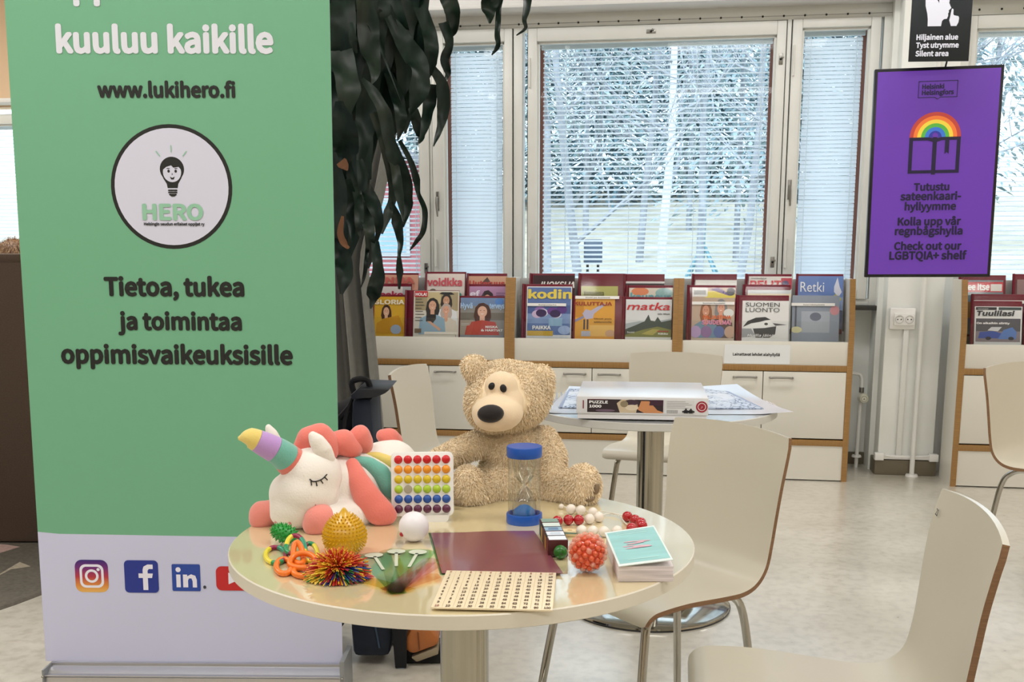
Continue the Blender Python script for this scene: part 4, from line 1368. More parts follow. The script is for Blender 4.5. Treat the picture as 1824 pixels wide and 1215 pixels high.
# ------------------------------------------------------------------ dracaena
PX, PYY = -1.12, 4.0
t = thing('dracaena_plant', 'big dark green dracaena with long drooping leaves, beside the banner', 'plant', (PX, PYY, 0))
PO = Vector((PX, PYY, 0))
b = MB(mat('plant_pot', '#57534e', 0.6))
b.lathe([(0, 0.0), (0.15, 0.0), (0.20, 0.36), (0.215, 0.37), (0.215, 0.40), (0.19, 0.40), (0.185, 0.35), (0, 0.34)], None, 40)
b.build('pot', t)
MB(mat('soil', '#2b221b', 0.95)).lathe([(0, 0.358), (0.186, 0.352)], None, 24).build('soil', t)
M_stem = mat('cane', '#6d5b46', 0.8, noise=0.3, nscale=20)
CR = [Vector((-0.78, 3.75, 2.55)), Vector((-0.50, 3.72, 2.46)), Vector((-0.80, 3.62, 1.95)), Vector((-0.28, 3.85, 2.66))]
for i, c in enumerate(CR):
    a = Vector((0.05 * math.cos(i * 2), 0.05 * math.sin(i * 2), 0.34))
    e = c - PO
    MB(M_stem).tube(catmull([a, a.lerp(e, .45) + Vector((-.10, 0.05, 0.1)), a.lerp(e, .8) + Vector((-.05, 0.02, .05)), e], 5), [0.028] * 5 + [0.024] * 5 + [0.02] * 6, None, 10).build('cane', t)
M_leaf = mat('dracaena_leaf', '#10231a', 0.45, noise=0.35, nscale=9, stretch=(6, 6, 0.6), spec=0.3)
M_leaf2 = mat('dracaena_leaf_dull', '#122619', 0.45, noise=0.3, nscale=9, stretch=(6, 6, 0.6))
M_dry = mat('dry_leaf', '#7a5336', 0.8, noise=0.2, nscale=10)


def leaf(b, path, widths, m, fold=0.25, wav=0.0, seed=0, twist=0.0, steps=6, face=None):
    p = catmull(path, steps)
    n = len(p)
    k = len(widths)
    rows = []
    for i in range(n):
        f = i / (n - 1) * (k - 1)
        j = min(k - 2, int(f))
        w = widths[j] + (widths[j + 1] - widths[j]) * (f - j)
        d = (p[min(i + 1, n - 1)] - p[max(i - 1, 0)]).normalized()
        vw = (p[i] + PO - EYE).normalized() if face is None else face
        s = d.cross(vw)
        s = s.normalized() if s.length > 1e-4 else Vector((1, 0, 0))
        nr = s.cross(d).normalized()
        a = twist * math.sin(i * 0.5 + seed) + 0.25 * math.sin(seed * 1.7)
        s2 = s * math.cos(a) + nr * math.sin(a)
        n2 = nr * math.cos(a) - s * math.sin(a)
        wv = wav * w * math.sin(i * 0.9 + seed * 2.1)
        rows.append([b.bm.verts.new(p[i] + s2 * w * x + n2 * (-(abs(x)) * w * fold + wv * x)) for x in (-1, -.5, 0, .5, 1)])
    mi = b.mi(m)
    for a_, c_ in zip(rows, rows[1:]):
        for q in range(4):
            f = b.bm.faces.new((a_[q], a_[q + 1], c_[q + 1], c_[q]))
            f.material_index = mi


bl = MB(M_leaf, M_leaf2)
LF = [  # measured centre lines (pixels), half widths (pixels), depth
    ([(640, -30), (655, 40), (660, 90), (668, 130), (662, 150)], [10, 20, 18, 9, 1], 3.45),
    ([(690, 30), (720, 75), (745, 120), (745, 165), (730, 205)], [8, 16, 19, 17, 1], 3.50),
    ([(735, -20), (760, 40), (768, 80), (768, 110), (764, 140)], [10, 12, 13, 11, 1], 3.55),
    ([(770, -60), (795, -10), (806, 20), (808, 50), (804, 66)], [10, 14, 14, 9, 2], 3.7),
    ([(790, 40), (800, 75), (792, 105), (797, 130), (788, 150)], [9, 8, 8, 6, 1], 3.72),
    ([(770, 120), (785, 150), (790, 190), (782, 230), (772, 261)], [6, 12, 12, 7, 1], 3.62),
    ([(735, 190), (742, 215), (750, 240), (746, 256)], [8, 10, 9, 2], 3.6),
    ([(768, 150), (766, 185), (758, 220), (748, 254)], [10, 12, 9, 2], 3.62),
    ([(690, 130), (705, 165), (712, 200), (714, 225), (708, 250)], [7, 11, 12, 8, 1], 3.52),
    ([(645, 140), (665, 165), (685, 205), (694, 250), (705, 310), (712, 350), (718, 395)], [3, 9, 12, 11, 9, 8, 1], 3.40),
    ([(690, 220), (700, 270), (718, 320), (724, 360), (718, 405)], [7, 13, 17, 14, 2], 3.48),
    ([(712, 250), (730, 285), (742, 320), (745, 345), (757, 375), (754, 410), (742, 430), (730, 446)], [4, 5, 7, 4, 5, 5, 4, 1], 3.55),
    ([(665, 200), (690, 280), (700, 340), (690, 380), (680, 417)], [8, 10, 8, 9, 2], 3.44),
    ([(696, 360), (708, 395), (713, 430), (711, 455), (712, 480), (711, 515)], [4, 11, 6, 3, 7, 2], 3.42),
    ([(640, 285), (652, 330), (668, 370), (676, 400), (668, 440)], [6, 13, 12, 8, 2], 3.36),
    ([(650, 360), (655, 395), (658, 420), (660, 450), (656, 478)], [10, 12, 9, 8, 2], 3.34),
    ([(668, 430), (672, 470), (670, 500), (665, 525), (660, 550)], [7, 10, 15, 13, 1], 3.33),
    ([(605, 180), (612, 225), (617, 265), (612, 300)], [8, 22, 24, 8], 3.30),
    ([(590, 270), (600, 330), (605, 380), (600, 425)], [10, 17, 16, 8], 3.32),
    ([(615, 320), (622, 360), (625, 395), (628, 432)], [10, 14, 10, 2], 3.34),
    ([(592, 410), (608, 455), (612, 490), (608, 524)], [10, 18, 17, 3], 3.30),
    ([(635, 330), (640, 365), (640, 400), (643, 424)], [8, 9, 8, 2], 3.36),
    ([(655, 440), (652, 470), (648, 495), (643, 512)], [4, 4, 3, 1], 3.35),
    ([(625, 40), (628, 70), (635, 95)], [3, 8, 2], 3.4),
    ([(850, -70), (872, -20), (872, 15), (872, 42)], [12, 16, 15, 2], 3.8),
    ([(885, -60), (890, -10), (888, 30), (886, 60), (888, 80), (876, 98)], [8, 8, 5, 5, 5, 1], 3.82),
    ([(930, -70), (940, -20), (938, 12), (934, 35), (936, 50), (920, 63)], [8, 9, 7, 4, 3, 1], 3.85),
    ([(600, 40), (610, 110), (618, 160), (612, 215)], [16, 22, 22, 8], 3.42),
    ([(615, -20), (610, 30), (606, 80), (598, 130)], [20, 24, 24, 10], 3.46),
    ([(690, -30), (700, 30), (712, 80), (706, 130)], [16, 22, 20, 8], 3.6),
    ([(720, -40), (722, 10), (728, 60), (738, 120)], [12, 17, 15, 2], 3.62),
    ([(665, 110), (655, 170), (650, 230), (640, 290)], [14, 20, 18, 6], 3.5),
    ([(700, 90), (718, 130), (726, 165), (716, 205)], [10, 18, 16, 4], 3.62),
]
rnd = random.Random(3)
for i, (pl, wd_, Y) in enumerate(LF):
    k = pxm(660, 250, Y)
    leaf(bl, [aty(x, y, Y + 0.05 * math.sin(j * 1.3 + i)) - PO for j, (x, y) in enumerate(pl)], [w * k for w in wd_], M_leaf if i % 3 else M_leaf2, 0.3, 0.22, i, 0.22)
# the crowded leaves behind them
for i in range(86):
    c = CR[i % 4]
    x0, y0 = rnd.uniform(575, 745), rnd.uniform(-110, 110)
    L = rnd.uniform(110, 240)
    if x0 > 690:
        L = min(L, 200 - y0 * 0.6)
    if x0 < 650:
        y0 += rnd.uniform(0, 190)
    Y = rnd.uniform(3.55, 3.98)
    dx = rnd.uniform(-30, 18)
    pl = [(x0 - dx, y0), (x0, y0 + L * .35), (x0 + rnd.uniform(-8, 8), y0 + L * .7), (x0 + rnd.uniform(-14, 10), y0 + L)]
    k = pxm(660, 200, Y)
    w = rnd.uniform(17, 27)
    leaf(bl, [aty(x, y, Y) - PO for x, y in pl], [w * .5 * k, w * k, w * .9 * k, 2 * k], M_leaf, 0.25, 0.2, i, 0.4, 4)
for i in range(70):                       # rosettes over the top of the picture and behind the banner
    c = CR[i % 4] - PO
    a = rnd.uniform(0, 2 * PI)
    L = rnd.uniform(0.5, 0.75)
    d = Vector((math.cos(a), math.sin(a), 0))
    if (c + PO + d * L).x > 0.05 - 0.1 * (i % 3) and c.z < 2.6:
        d.x = -abs(d.x)
    if d.y < -0.2:
        d.y *= 0.4
    pl = [c, c + d * L * .28 + Vector((0, 0, .16)), c + d * L * .55 + Vector((0, 0, .05)), c + d * L * .75 + Vector((0, 0, -L * .35))]
    leaf(bl, pl, [0.015, 0.036, 0.034, 0.003], M_leaf, 0.3, 0.15, i, 0.2, 4, face=Vector((0, 0, 1)) if True else None)
bl.build('foliage', t)
for pl, wd_, Y in (([(606, 288), (614, 296), (619, 304)], [11, 8, 1], 3.29), ([(610, 385), (606, 415), (614, 436), (622, 442)], [3, 6, 6, 2], 3.31)):
    bd = MB(M_dry)
    k = pxm(610, 300, Y)
    leaf(bd, [aty(x, y, Y) - PO for x, y in pl], [w * k for w in wd_], M_dry, 0.2, 0.3, 1, 0.2)
    tag(bd.build('dry_leaf', t), 'brown dried leaf tip')

# ------------------------------------------------------------------ bags behind the table
M_navy = mat('navy_fabric', '#0f1a2a', 0.75, noise=0.2, nscale=50)
M_blk = mat('black_fabric', '#0b0b0e', 0.85, noise=0.2, nscale=60)
t = thing('shopping_trolley', 'tall navy trolley bag with a flat black flap, behind the unicorn and banner edge', 'trolley bag', (-0.43, 3.13, 0))
b = MB(M_navy)
pr = [(-0.05, 0.03), (-0.055, 0.12), (-0.048, 0.45), (-0.034, 0.82), (0.024, 0.82), (0.040, 0.45), (0.072, 0.12), (0.058, 0.03)]
b.prism([(x, -0.09, z) for x, z in pr], (0, 0.20, 0), None, 0.016)
bg_ = b.build('body', t)
b = MB(mat('navy_piping', '#33475a', 0.6))
b.tube(catmull([(0.03, -0.093, 0.06), (0.008, -0.093, 0.22), (-0.006, -0.093, 0.5)], 5), 0.003, None, 6)
b.build('piping', bg_)
b = MB(mat('flap_black', '#10151d', 0.4))
b.prism([(-0.035, -0.11, 0.832), (-0.012, -0.11, 0.852), (0.078, -0.11, 0.848), (0.066, -0.11, 0.838), (0.04, -0.11, 0.826), (-0.03, -0.11, 0.820)], (0, 0.22, 0), None, 0.003)
b.build('flap', t)
MB(M_blk).tube(catmull([(-0.03, -0.05, 0.82), (-0.036, -0.06, 0.865), (0.004, -0.06, 0.872), (0.016, -0.05, 0.845)], 5), 0.009, None, 8).build('handle', t)
MB(M_blk).tube(catmull([(-0.034, -0.06, 0.82), (-0.058, -0.08, 0.75), (-0.056, -0.08, 0.66), (-0.045, -0.08, 0.5)], 5), 0.006, None, 6).build('strap', t)
for x in (-0.035, 0.045):
    b = MB(M_black)
    b.lathe([(0.0, -0.012), (0.035, -0.012), (0.035, 0.012), (0, 0.012)], None, 20)
    b.build('wheel', t, (x, 0.10, 0.036), (0, PI / 2, 0))
b = MB(M_blk)
b.prism([(x, -0.11, z) for x, z in ((0.045, 0.42), (0.10, 0.42), (0.115, 0.12), (0.112, 0.002), (0.078, 0.002), (0.070, 0.14))], (0, 0.012, 0), None, 0.003)
b.build('hanging_strap', t)
t = thing('shoulder_bag', 'black shoulder bag slumped behind the banner edge beside the navy trolley bag', 'bag', (-0.62, 3.25, 0))
og = Vector((-0.62, 3.25, 0))
parts = [(aty(x, y, 3.28), (rx, 0.07, rz)) for x, y, rx, rz in ((600, 770, .09, .07), (622, 745, .07, .06), (640, 730, .05, .05), (600, 830, .1, .10), (625, 800, .07, .08))]
parts += [((-0.62, 3.27, z), (0.10, 0.08, 0.13)) for z in (0.13, 0.25, 0.37, 0.48)]
bb = blob('body', parts, M_blk, t, og, 0.012, 4)
MB(M_blk).tube([p - og for p in catmull([aty(605, 745, 3.2), aty(625, 722, 3.19), aty(640, 700, 3.19), aty(650, 680, 3.22)], 5)], 0.010, None, 6).build('strap', t)
t = thing('tan_leather_bag', 'small tan leather bag on a dark stand, under the table beside the navy bag', 'bag', (-0.28, 3.06, 0))
og = Vector((-0.28, 3.06, 0))
b = MB(mat('tan_leather', '#a5602a', 0.5, noise=0.15, nscale=12))
fp = [(719, 1142), (733, 1119), (766, 1119), (782, 1140), (779, 1151), (735, 1167), (722, 1160)]
b.prism([aty(x, y, 3.03) - og for x, y in fp], (0, 0.09, 0.0), None, 0.012)
bo = b.build('body', t)
b = MB(mat('tan_seam', '#6b3a18', 0.6))
b.tube([aty(744, 1126, 3.027) - og, aty(747, 1158, 3.027) - og], 0.0016, None, 6)
b.build('seam', bo)
b = MB(mat('beige_canvas', '#8d8069', 0.8))
b.prism([aty(x, y, 3.035) - og for x, y in ((732, 1172), (779, 1153), (781, 1166), (742, 1180))], (0, 0.09, 0), None, 0.004)
b.build('lower_band', t)
b = MB(M_blk)
b.prism([(x - og.x, 0.0, z) for x, z in ((-0.33, 0.0), (-0.19, 0.0), (-0.19, 0.06), (-0.24, 0.035), (-0.30, 0.05), (-0.33, 0.09))], (0, 0.12, 0), None, 0.006)
b.build('stand', t)

# ------------------------------------------------------------------ chairs
M_shell = mat('chair_laminate', '#c6c0b0', 0.3, noise=0.012, nscale=3)
M_ply = mat('plywood_edge', '#7d5c3e', 0.55, noise=0.2, nscale=40, stretch=(1, 1, 12))
PROF = [(0.2095, 0.419), (0.206, 0.430), (0.194, 0.441), (0.168, 0.447), (0.08, 0.448), (-0.04, 0.438), (-0.115, 0.434), (-0.168, 0.446), (-0.203, 0.480),
        (-0.218, 0.535), (-0.228, 0.61), (-0.239, 0.70), (-0.259, 0.808)]
HWID = [0.206, 0.209, 0.211, 0.212, 0.210, 0.204, 0.197, 0.190, 0.186, 0.186, 0.190, 0.197, 0.204]


def chair(label, loc, rz, num=None, sz=1.0):
    t = thing('shell_chair', label, 'chair', loc, (0, 0, rz), 'white shell chairs')
    pr = catmull([(x, 0, z) for x, z in PROF], 4)
    hw = catmull([(h, 0, 0) for h in HWID], 4)
    n = len(pr)
    NV = 12
    T = 0.0115
    b = MB(M_shell, M_ply)
    top, bot = [], []
    for i in range(n):
        d = (pr[min(i + 1, n - 1)] - pr[max(i - 1, 0)]).normalized()
        nr = Vector((d.z, 0, -d.x))                         # towards the sitter
        w = hw[i].x
        e = (n - 1 - i)
        if e < 4:
            w *= (0.955, 0.985, 0.997, 1)[e]
        if i < 3:
            w *= (0.94, 0.98, 1)[i]
        up = max(0.0, min(1.0, (pr[i].z - 0.47) / 0.2))
        r1, r2 = [], []
        for j in range(NV + 1):
            y = -1 + 2 * j / NV
            c = 0.020 * up * (y * y - 0.9)
            dz = -0.010 * y * y if e == 0 else (-0.006 * y * y if e == 1 else 0)
            p = pr[i] + Vector((c, y * w, dz))
            r1.append(b.bm.verts.new(p + nr * T / 2))
            r2.append(b.bm.verts.new(p - nr * T / 2))
        top.append(r1)
        bot.append(r2)
    f = b.bm.faces
    for i in range(n - 1):
        for j in range(NV):
            f.new((top[i][j], top[i][j + 1], top[i + 1][j + 1], top[i + 1][j])).material_index = 0
            f.new((bot[i][j + 1], bot[i][j], bot[i + 1][j], bot[i + 1][j + 1])).material_index = 0
    for i in range(n - 1):
        f.new((top[i][0], top[i + 1][0], bot[i + 1][0], bot[i][0])).material_index = 1
        f.new((top[i + 1][NV], top[i][NV], bot[i][NV], bot[i + 1][NV])).material_index = 1
    for j in range(NV):
        f.new((top[n - 1][j], top[n - 1][j + 1], bot[n - 1][j + 1], bot[n - 1][j])).material_index = 0
        f.new((top[0][j + 1], top[0][j], bot[0][j], bot[0][j + 1])).material_index = 1
    bmesh.ops.recalc_face_normals(b.bm, faces=b.bm.faces[:])
    sh_ = b.build('shell', t, ang=50)
    for s in (-1, 1):
        MB(M_chrome).tube(catmull([(0.03, s * 0.14, 0.424), (0.12, s * 0.145, 0.424), (0.158, s * 0.155, 0.405), (0.172, s * 0.162, 0.36), (0.20, s * 0.18, 0.18), (0.222, s * 0.196, 0.0)], 5), 0.0105, None, 12).build('leg', t)
        MB(M_chrome).tube(catmull([(0.03, s * 0.12, 0.424), (-0.10, s * 0.115, 0.418), (-0.165, s * 0.115, 0.395), (-0.20, s * 0.12, 0.34), (-0.225, s * 0.135, 0.16), (-0.245, s * 0.15, 0.0)], 5), 0.0105, None, 12).build('leg', t)
    b = MB(M_chrome)
    b.tube([(0.06, -0.14, 0.422), (0.06, 0.14, 0.422)], 0.009, None, 10)
    b.tube([(-0.06, -0.14, 0.418), (-0.06, 0.14, 0.418)], 0.009, None, 10)
    b.build('under_frame', t)
    b = MB(M_black)
    for x in (0.06, -0.06):
        for s in (-1, 1):
            b.box((x - 0.018, s * 0.11 - 0.016, 0.420), (x + 0.018, s * 0.11 + 0.016, 0.436), None, 0.003)
    b.build('mount_pad', t)
    if num:
        p = pr[-3]
        text(num, M_ink, sh_, 0, 0.017, 0, 0, None, 'marker_number').matrix_local = Matrix.Translation(Vector((pr[-3].x + 0.0085, -0.186, pr[-3].z - 0.002))) @ Euler((R(-14), 0, PI / 2), 'XYZ').to_matrix().to_4x4()
    return t


chair('white shell chair between the two round tables, turned to the front table', (0.348, 2.522, 0), 3.758)
chair('white shell chair at bottom right, nearest of all, with a number on its top corner', (0.539, 1.813, 0), 2.986, '21')
chair('white shell chair behind the unicorn, left of the puzzle table', (-0.144, 3.919, 0), -0.256)
chair('white shell chair cut by the right edge, in front of the right cabinet', (2.10, 3.90, 0), -1.05)
chair('white shell chair on the window side of the puzzle table, behind the puzzle box', (0.624, 4.29, 0), -1.884)

# ------------------------------------------------------------------ round tables
TR, TH = 0.4235, 0.72
M_top = mat('table_laminate', '#dccca0', 0.3, noise=0.01, nscale=3, coat=1.0, cior=3.6, crough=0.05)
M_edge = mat('table_edge', '#d8d2c2', 0.4)


def table(label, loc, mtop, medge):
    t = thing('round_table', label, 'table', loc, (0, 0, 0.4), 'round pedestal tables')
    b = MB(mtop, medge)
    b.lathe([(0, TH), (TR - 0.002, TH)], mtop, 128)
    b.lathe([(TR - 0.002, TH), (TR, TH - 0.002), (TR, TH - 0.023), (TR - 0.003, TH - 0.025), (0, TH - 0.025)], medge, 128)
    b.build('tabletop', t)
    MB(M_metal).lathe([(0.046, 0.02), (0.046, TH - 0.028)], None, 48).build('column', t)
    MB(M_dmetal).lathe([(0.0, TH - 0.025), (0.13, TH - 0.025), (0.13, TH - 0.031), (0.046, TH - 0.033)], None, 40).build('top_plate', t)
    MB(M_chrome).lathe([(0.046, 0.05), (0.06, 0.034), (0.16, 0.026), (0.27, 0.017), (0.288, 0.011), (0.29, 0.006), (0.27, 0.006), (0.0, 0.006)], None, 72).build('base_disc', t)
    b = MB(M_black)
    b.lathe([(0.27, 0.008), (0.292, 0.006), (0.290, 0.0), (0.26, 0.0)], None, 72)
    b.build('base_ring', t)
    return t


table('cream round table in front with toys and the teddy bear on it', (-0.09, 1.9056, 0), M_top, M_edge)
table('white round table farther back carrying the jigsaw and puzzle box', (0.4808, 3.6152, 0), mat('table_white', '#d3d5d6', 0.25, coat=1.0, cior=2.4, crough=0.06), mat('table_edge_grey', '#c9c8c2', 0.4))

# ------------------------------------------------------------------ on the far table
ZT = TH
t = thing('puzzle_mat', 'large white sheet under the jigsaw, its right corner curling over the table edge', 'mat', (0.5, 3.75, ZT))
og = Vector((0.5, 3.75, ZT))
c0, c1, c2, c3 = Vector((0.10, 3.395, 0)), Vector((0.905, 3.365, 0)), Vector((0.86, 4.02, 0)), Vector((0.22, 4.02, 0))
b = MB(mat('mat_white', '#dfe3ec', 0.3, coat=1.0, cior=1.7, crough=0.12))


def matpt(a, c):
    p = c0.lerp(c1, a).lerp(c3.lerp(c2, a), c)
    e = max(0, (p - Vector((0.4808, 3.6152, 0))).length - 0.40)
    return Vector((p.x, p.y, ZT + 0.0015)) - og + Vector((0, 0, 0.10 * e + 0.004 * math.sin(a * 9) * max(0, a - .7)))


b.sheet(matpt, 24, 18)
b.build('sheet', t)
pm = bpy.data.materials.new('jigsaw_print')
pm.use_nodes = True
q = pm.node_tree
tcn = q.nodes.new('ShaderNodeTexCoord')
vo = q.nodes.new('ShaderNodeTexVoronoi')
vo.feature = 'DISTANCE_TO_EDGE'
vo.inputs['Scale'].default_value = 42
no = q.nodes.new('ShaderNodeTexNoise')
no.inputs['Scale'].default_value = 9
ra = q.nodes.new('ShaderNodeValToRGB')
ra.color_ramp.elements[0].position = 0.02
ra.color_ramp.elements[0].color = lin('#3f4d6d')
ra.color_ramp.elements[1].position = 0.10
ra.color_ramp.elements[1].color = lin('#c9d6ea')  # white-blue reflection put into the colour of the pieces
rb = q.nodes.new('ShaderNodeValToRGB')
rb.color_ramp.elements[0].position = 0.40
rb.color_ramp.elements[1].position = 0.56
mxx = q.nodes.new('ShaderNodeMixRGB')
mxx.inputs[1].default_value = lin('#d6deea')
q.links.new(tcn.outputs['Object'], vo.inputs['Vector'])
q.links.new(tcn.outputs['Object'], no.inputs['Vector'])
q.links.new(vo.outputs['Distance'], ra.inputs[0])
q.links.new(no.outputs['Fac'], rb.inputs[0])
q.links.new(rb.outputs[0], mxx.inputs[0])
q.links.new(ra.outputs[0], mxx.inputs[2])
q.links.new(mxx.outputs[0], q.nodes['Principled BSDF'].inputs['Base Color'])
q.nodes['Principled BSDF'].inputs['Roughness'].default_value = 0.25
t = thing('jigsaw_puzzle', 'half finished jigsaw with a painted white-blue reflection, lying on the white sheet under the puzzle box', 'jigsaw puzzle', (0.5, 3.75, ZT + 0.003))
og = Vector((0.5, 3.75, ZT + 0.003))
qd = [Vector((0.155, 3.50, 0)), Vector((0.835, 3.475, 0)), Vector((0.80, 3.97, 0)), Vector((0.215, 3.97, 0))]
b = MB(pm)
b.prism([Vector((p.x, p.y, ZT + 0.003)) - og for p in qd], (0, 0, 0.002), pm)
b.build('pieces', t, smooth=False)
b = MB(mat('jigsaw_edge', '#8b99b3', 0.5))
for i in range(4):
    p, r_ = qd[i], qd[(i + 1) % 4]
    d = (r_ - p).normalized()
    s = Vector((-d.y, d.x, 0))
    b.prism([Vector((x.x, x.y, ZT + 0.005)) - og for x in (p, r_, r_ + s * 0.012, p + s * 0.006)], (0, 0, 0.0004))
b.build('border_piece', t, smooth=False)
# puzzle box
bo = Vector((0.20, 3.262, ZT + 0.0015))
brz = math.atan2(3.215 - 3.262, 0.40)
BWD, BDP, BHT = 0.405, 0.385, 0.070
t = thing('puzzle_box', 'white cardboard puzzle box with a dark picture strip and red round seal', 'puzzle box', (0.20, 3.262, ZT + 0.006), (0, 0, brz))
M_card = mat('box_card', '#dcdde0', 0.35, coat=0.8, cior=1.6, crough=0.2)
b = MB(M_card)
b.box((0.004, 0.004, 0.0), (BWD - 0.004, BDP - 0.004, 0.058))
b.build('tray', t)
b = MB(M_card)
b.box((0, 0, 0.016), (BWD, BDP, BHT), None, 0.002)
ld = b.build('lid', t)
x0, x1, z0, z1 = 0.034, 0.268, 0.021, 0.062
sh = [(pc_('#2a1d25'), rect(x0, z0, x1, z1)), (pc_('#c9b79a'), [(.135, z0), (.125, .05), (.14, z1), (.18, z1), (.19, .045), (.185, z0)]), (pc_('#3d2a3a'), oval(.17, .053, .022, .009)),
      (pc_('#d9cbb4'), oval(.172, .037, .02, .009)), (pc_('#c98a5c'), [(.19, z0 + .01), (.2, .058), (.225, .058), (.25, .03), (.268, .024), (.268, z0), (.21, z0)]), (pc_('#8d7f63'), oval(.148, .048, .012, .01)),
      (pc_('#6a5568'), oval(.09, .027, .03, .004)), (pc_('#3c1d33'), [(.225, .045), (.228, z1), (.268, z1), (.268, .045)]), (pc_('#7a1f33'), rect(x0, z1 - .0012, x0 + .06, z1)),
      (pc_('#d9dadb'), rect(0.272, z0, 0.36, z1)), (pc_('#8a8a8a'), rect(0.279, 0.022, 0.312, 0.0315)), (pc_('#9a2233'), oval(.385, .043, .0175)), (pc_('#e1d9da'), oval(.385, .043, .0125)), (pc_('#9a2233'), oval(.385, .043, .0105)),
      (pc_('#e8e4e4'), [(.381, .037), (.388, .043), (.384, .044), (.390, .050), (.385, .045), (.3865, .0435)]), (pc_('#7a2a38'), rect(.02, .032, .0235, .058))]
for i in range(5):
    sh.append((pc_('#a9a9aa'), rect(.278, .0575 - .005 * i, .335 + .01 * (i % 3), .0590 - .005 * i)))
for i in range(11):
    sh.append((pc_('#d9dadb'), rect(.281 + .0028 * i, .0225, .2822 + .0028 * i, .031)))
k_ = pc_('#14161c')
sh += [(k_, rect(.331, .0225, .343, .0325)), (k_, rect(.346, .0225, .358, .0325)), (k_, oval(.3445, .0275, .0032)), (k_, oval(.337, .0345, .003)), (k_, oval(.352, .0345, .003)), (k_, oval(.3285, .0275, .003)), (k_, oval(.3605, .0275, .003))]
flat('side_print', ld, sh, -0.0004, 0.00008)
text('PUZZLE', pc_('#f2f2f2'), ld, .040, .098, .0495, -0.0035, .009, bold=.012)
text('1000', pc_('#f2f2f2'), ld, .040, .078, .0365, -0.0035, .009, bold=.012)

# ------------------------------------------------------------------ plush unicorn
M_plw = mat('white_plush', '#ece6de', 0.9, sheen=0.35, bump=0.25, bscale=260)
M_cor = mat('coral_plush', '#e2796c', 0.9, sheen=0.4, bump=0.25, bscale=260)
M_corp = mat('pink_paw_plush', '#e58a7e', 0.9, sheen=0.4, bump=0.25, bscale=260)
M_teal2 = mat('teal_plush', '#6fb3a4', 0.9, sheen=0.4, bump=0.25, bscale=260)
M_yel = mat('yellow_plush', '#e4cc72', 0.9, sheen=0.4, bump=0.25, bscale=260)
M_pur2 = mat('lilac_plush', '#b992cf', 0.9, sheen=0.4, bump=0.25, bscale=260)
og = Vector((-0.36, 2.06, ZT))
t = thing('plush_unicorn', 'lying white plush unicorn with rainbow horn, coral mane and closed eyes', 'plush toy', og)


def E_(px, py, Y, rx, rz, ry, rot=None):
    """ellipsoid at a sight point: radii rx, rz in pixels, depth radius in metres"""
    k = pxm(px, py, Y)
    return (aty(px, py, Y), (rx * k, ry, rz * k)) + ((rot,) if rot else ())


def CH(pts, n=5):
    o = []
    for p, q_ in zip(pts, pts[1:]):
        for i in range(n):
            f = i / n
            o.append(E_(*[p[j] + (q_[j] - p[j]) * f for j in range(6)]))
    o.append(E_(*pts[-1]))
    return o


head = blob('head', [E_(556, 848, 2.00, 54, 52, .058), E_(545, 878, 1.99, 60, 52, .058), E_(530, 903, 1.985, 50, 40, .050), E_(522, 915, 1.985, 42, 27, .044), E_(505, 880, 1.99, 26, 36, .04), E_(585, 850, 2.02, 26, 40, .045)],
            M_plw, t, og, 0.0045, 14)
hh = hitter(head, og)
body = blob('body', CH([(600, 868, 2.05, 52, 56, .055), (660, 858, 2.10, 64, 64, .06), (700, 846, 2.13, 52, 64, .058), (728, 870, 2.16, 34, 52, .05)]) + [E_(690, 812, 2.13, 48, 27, .05)] +
            CH([(648, 912, 2.03, 32, 28, .035), (612, 920, 1.985, 29, 27, .033), (585, 926, 1.96, 28, 27, .031)]), M_plw, t, og, 0.005, 8)
blob('paw', [E_(570, 926, 1.948, 30, 30, .033), E_(562, 934, 1.945, 24, 22, .028)], M_corp, t, og, 0.004, 8)
blob('paw', [E_(467, 918, 2.00, 24, 27, .028), E_(462, 924, 1.997, 19, 21, .024), E_(480, 912, 2.0, 20, 22, .026)], M_corp, t, og, 0.004, 8)
# horn of four coloured bands, bending to a point
hp = catmull([aty(519, 823, 1.985), aty(498, 806, 1.965), aty(470, 791, 1.95), aty(445, 780, 1.94), aty(424, 781, 1.935)], 8)
rad = [29, 25, 22, 18, 3]
n = len(hp)
kk = pxm(480, 800, 1.95)


def horn_r(i):
    f = i / (n - 1) * 4
    j = min(3, int(f))
    return (rad[j] + (rad[j + 1] - rad[j]) * (f - j)) * kk * (0.90 if i > n - 4 else 1)


segs = ((0, 4, M_cor), (4, 11, M_teal2), (11, 20, M_pur2), (20, n - 1, M_yel))
first = None
for i0, i1, m in segs:
    b = MB(m)
    b.tube([hp[i] - og for i in range(i0, i1 + 1)], [horn_r(i) for i in range(i0, i1 + 1)], None, 24)
    o = b.build('horn' if first is None else 'horn_band', t if first is None else first)
    if first is None:
        first = o
# ears
for pl in ([(478, 762, 2.03, 6, 7, .008), (484, 773, 2.03, 11, 10, .012), (490, 788, 2.03, 13, 13, .013), (495, 802, 2.03, 12, 12, .013)],
           [(557, 776, 1.985, 8, 8, .010), (565, 786, 1.985, 15, 13, .014), (574, 801, 1.985, 18, 15, .015), (583, 815, 1.99, 14, 14, .014)]):
    blob('ear', CH(pl, 6), M_plw, t, og, 0.003, 4)
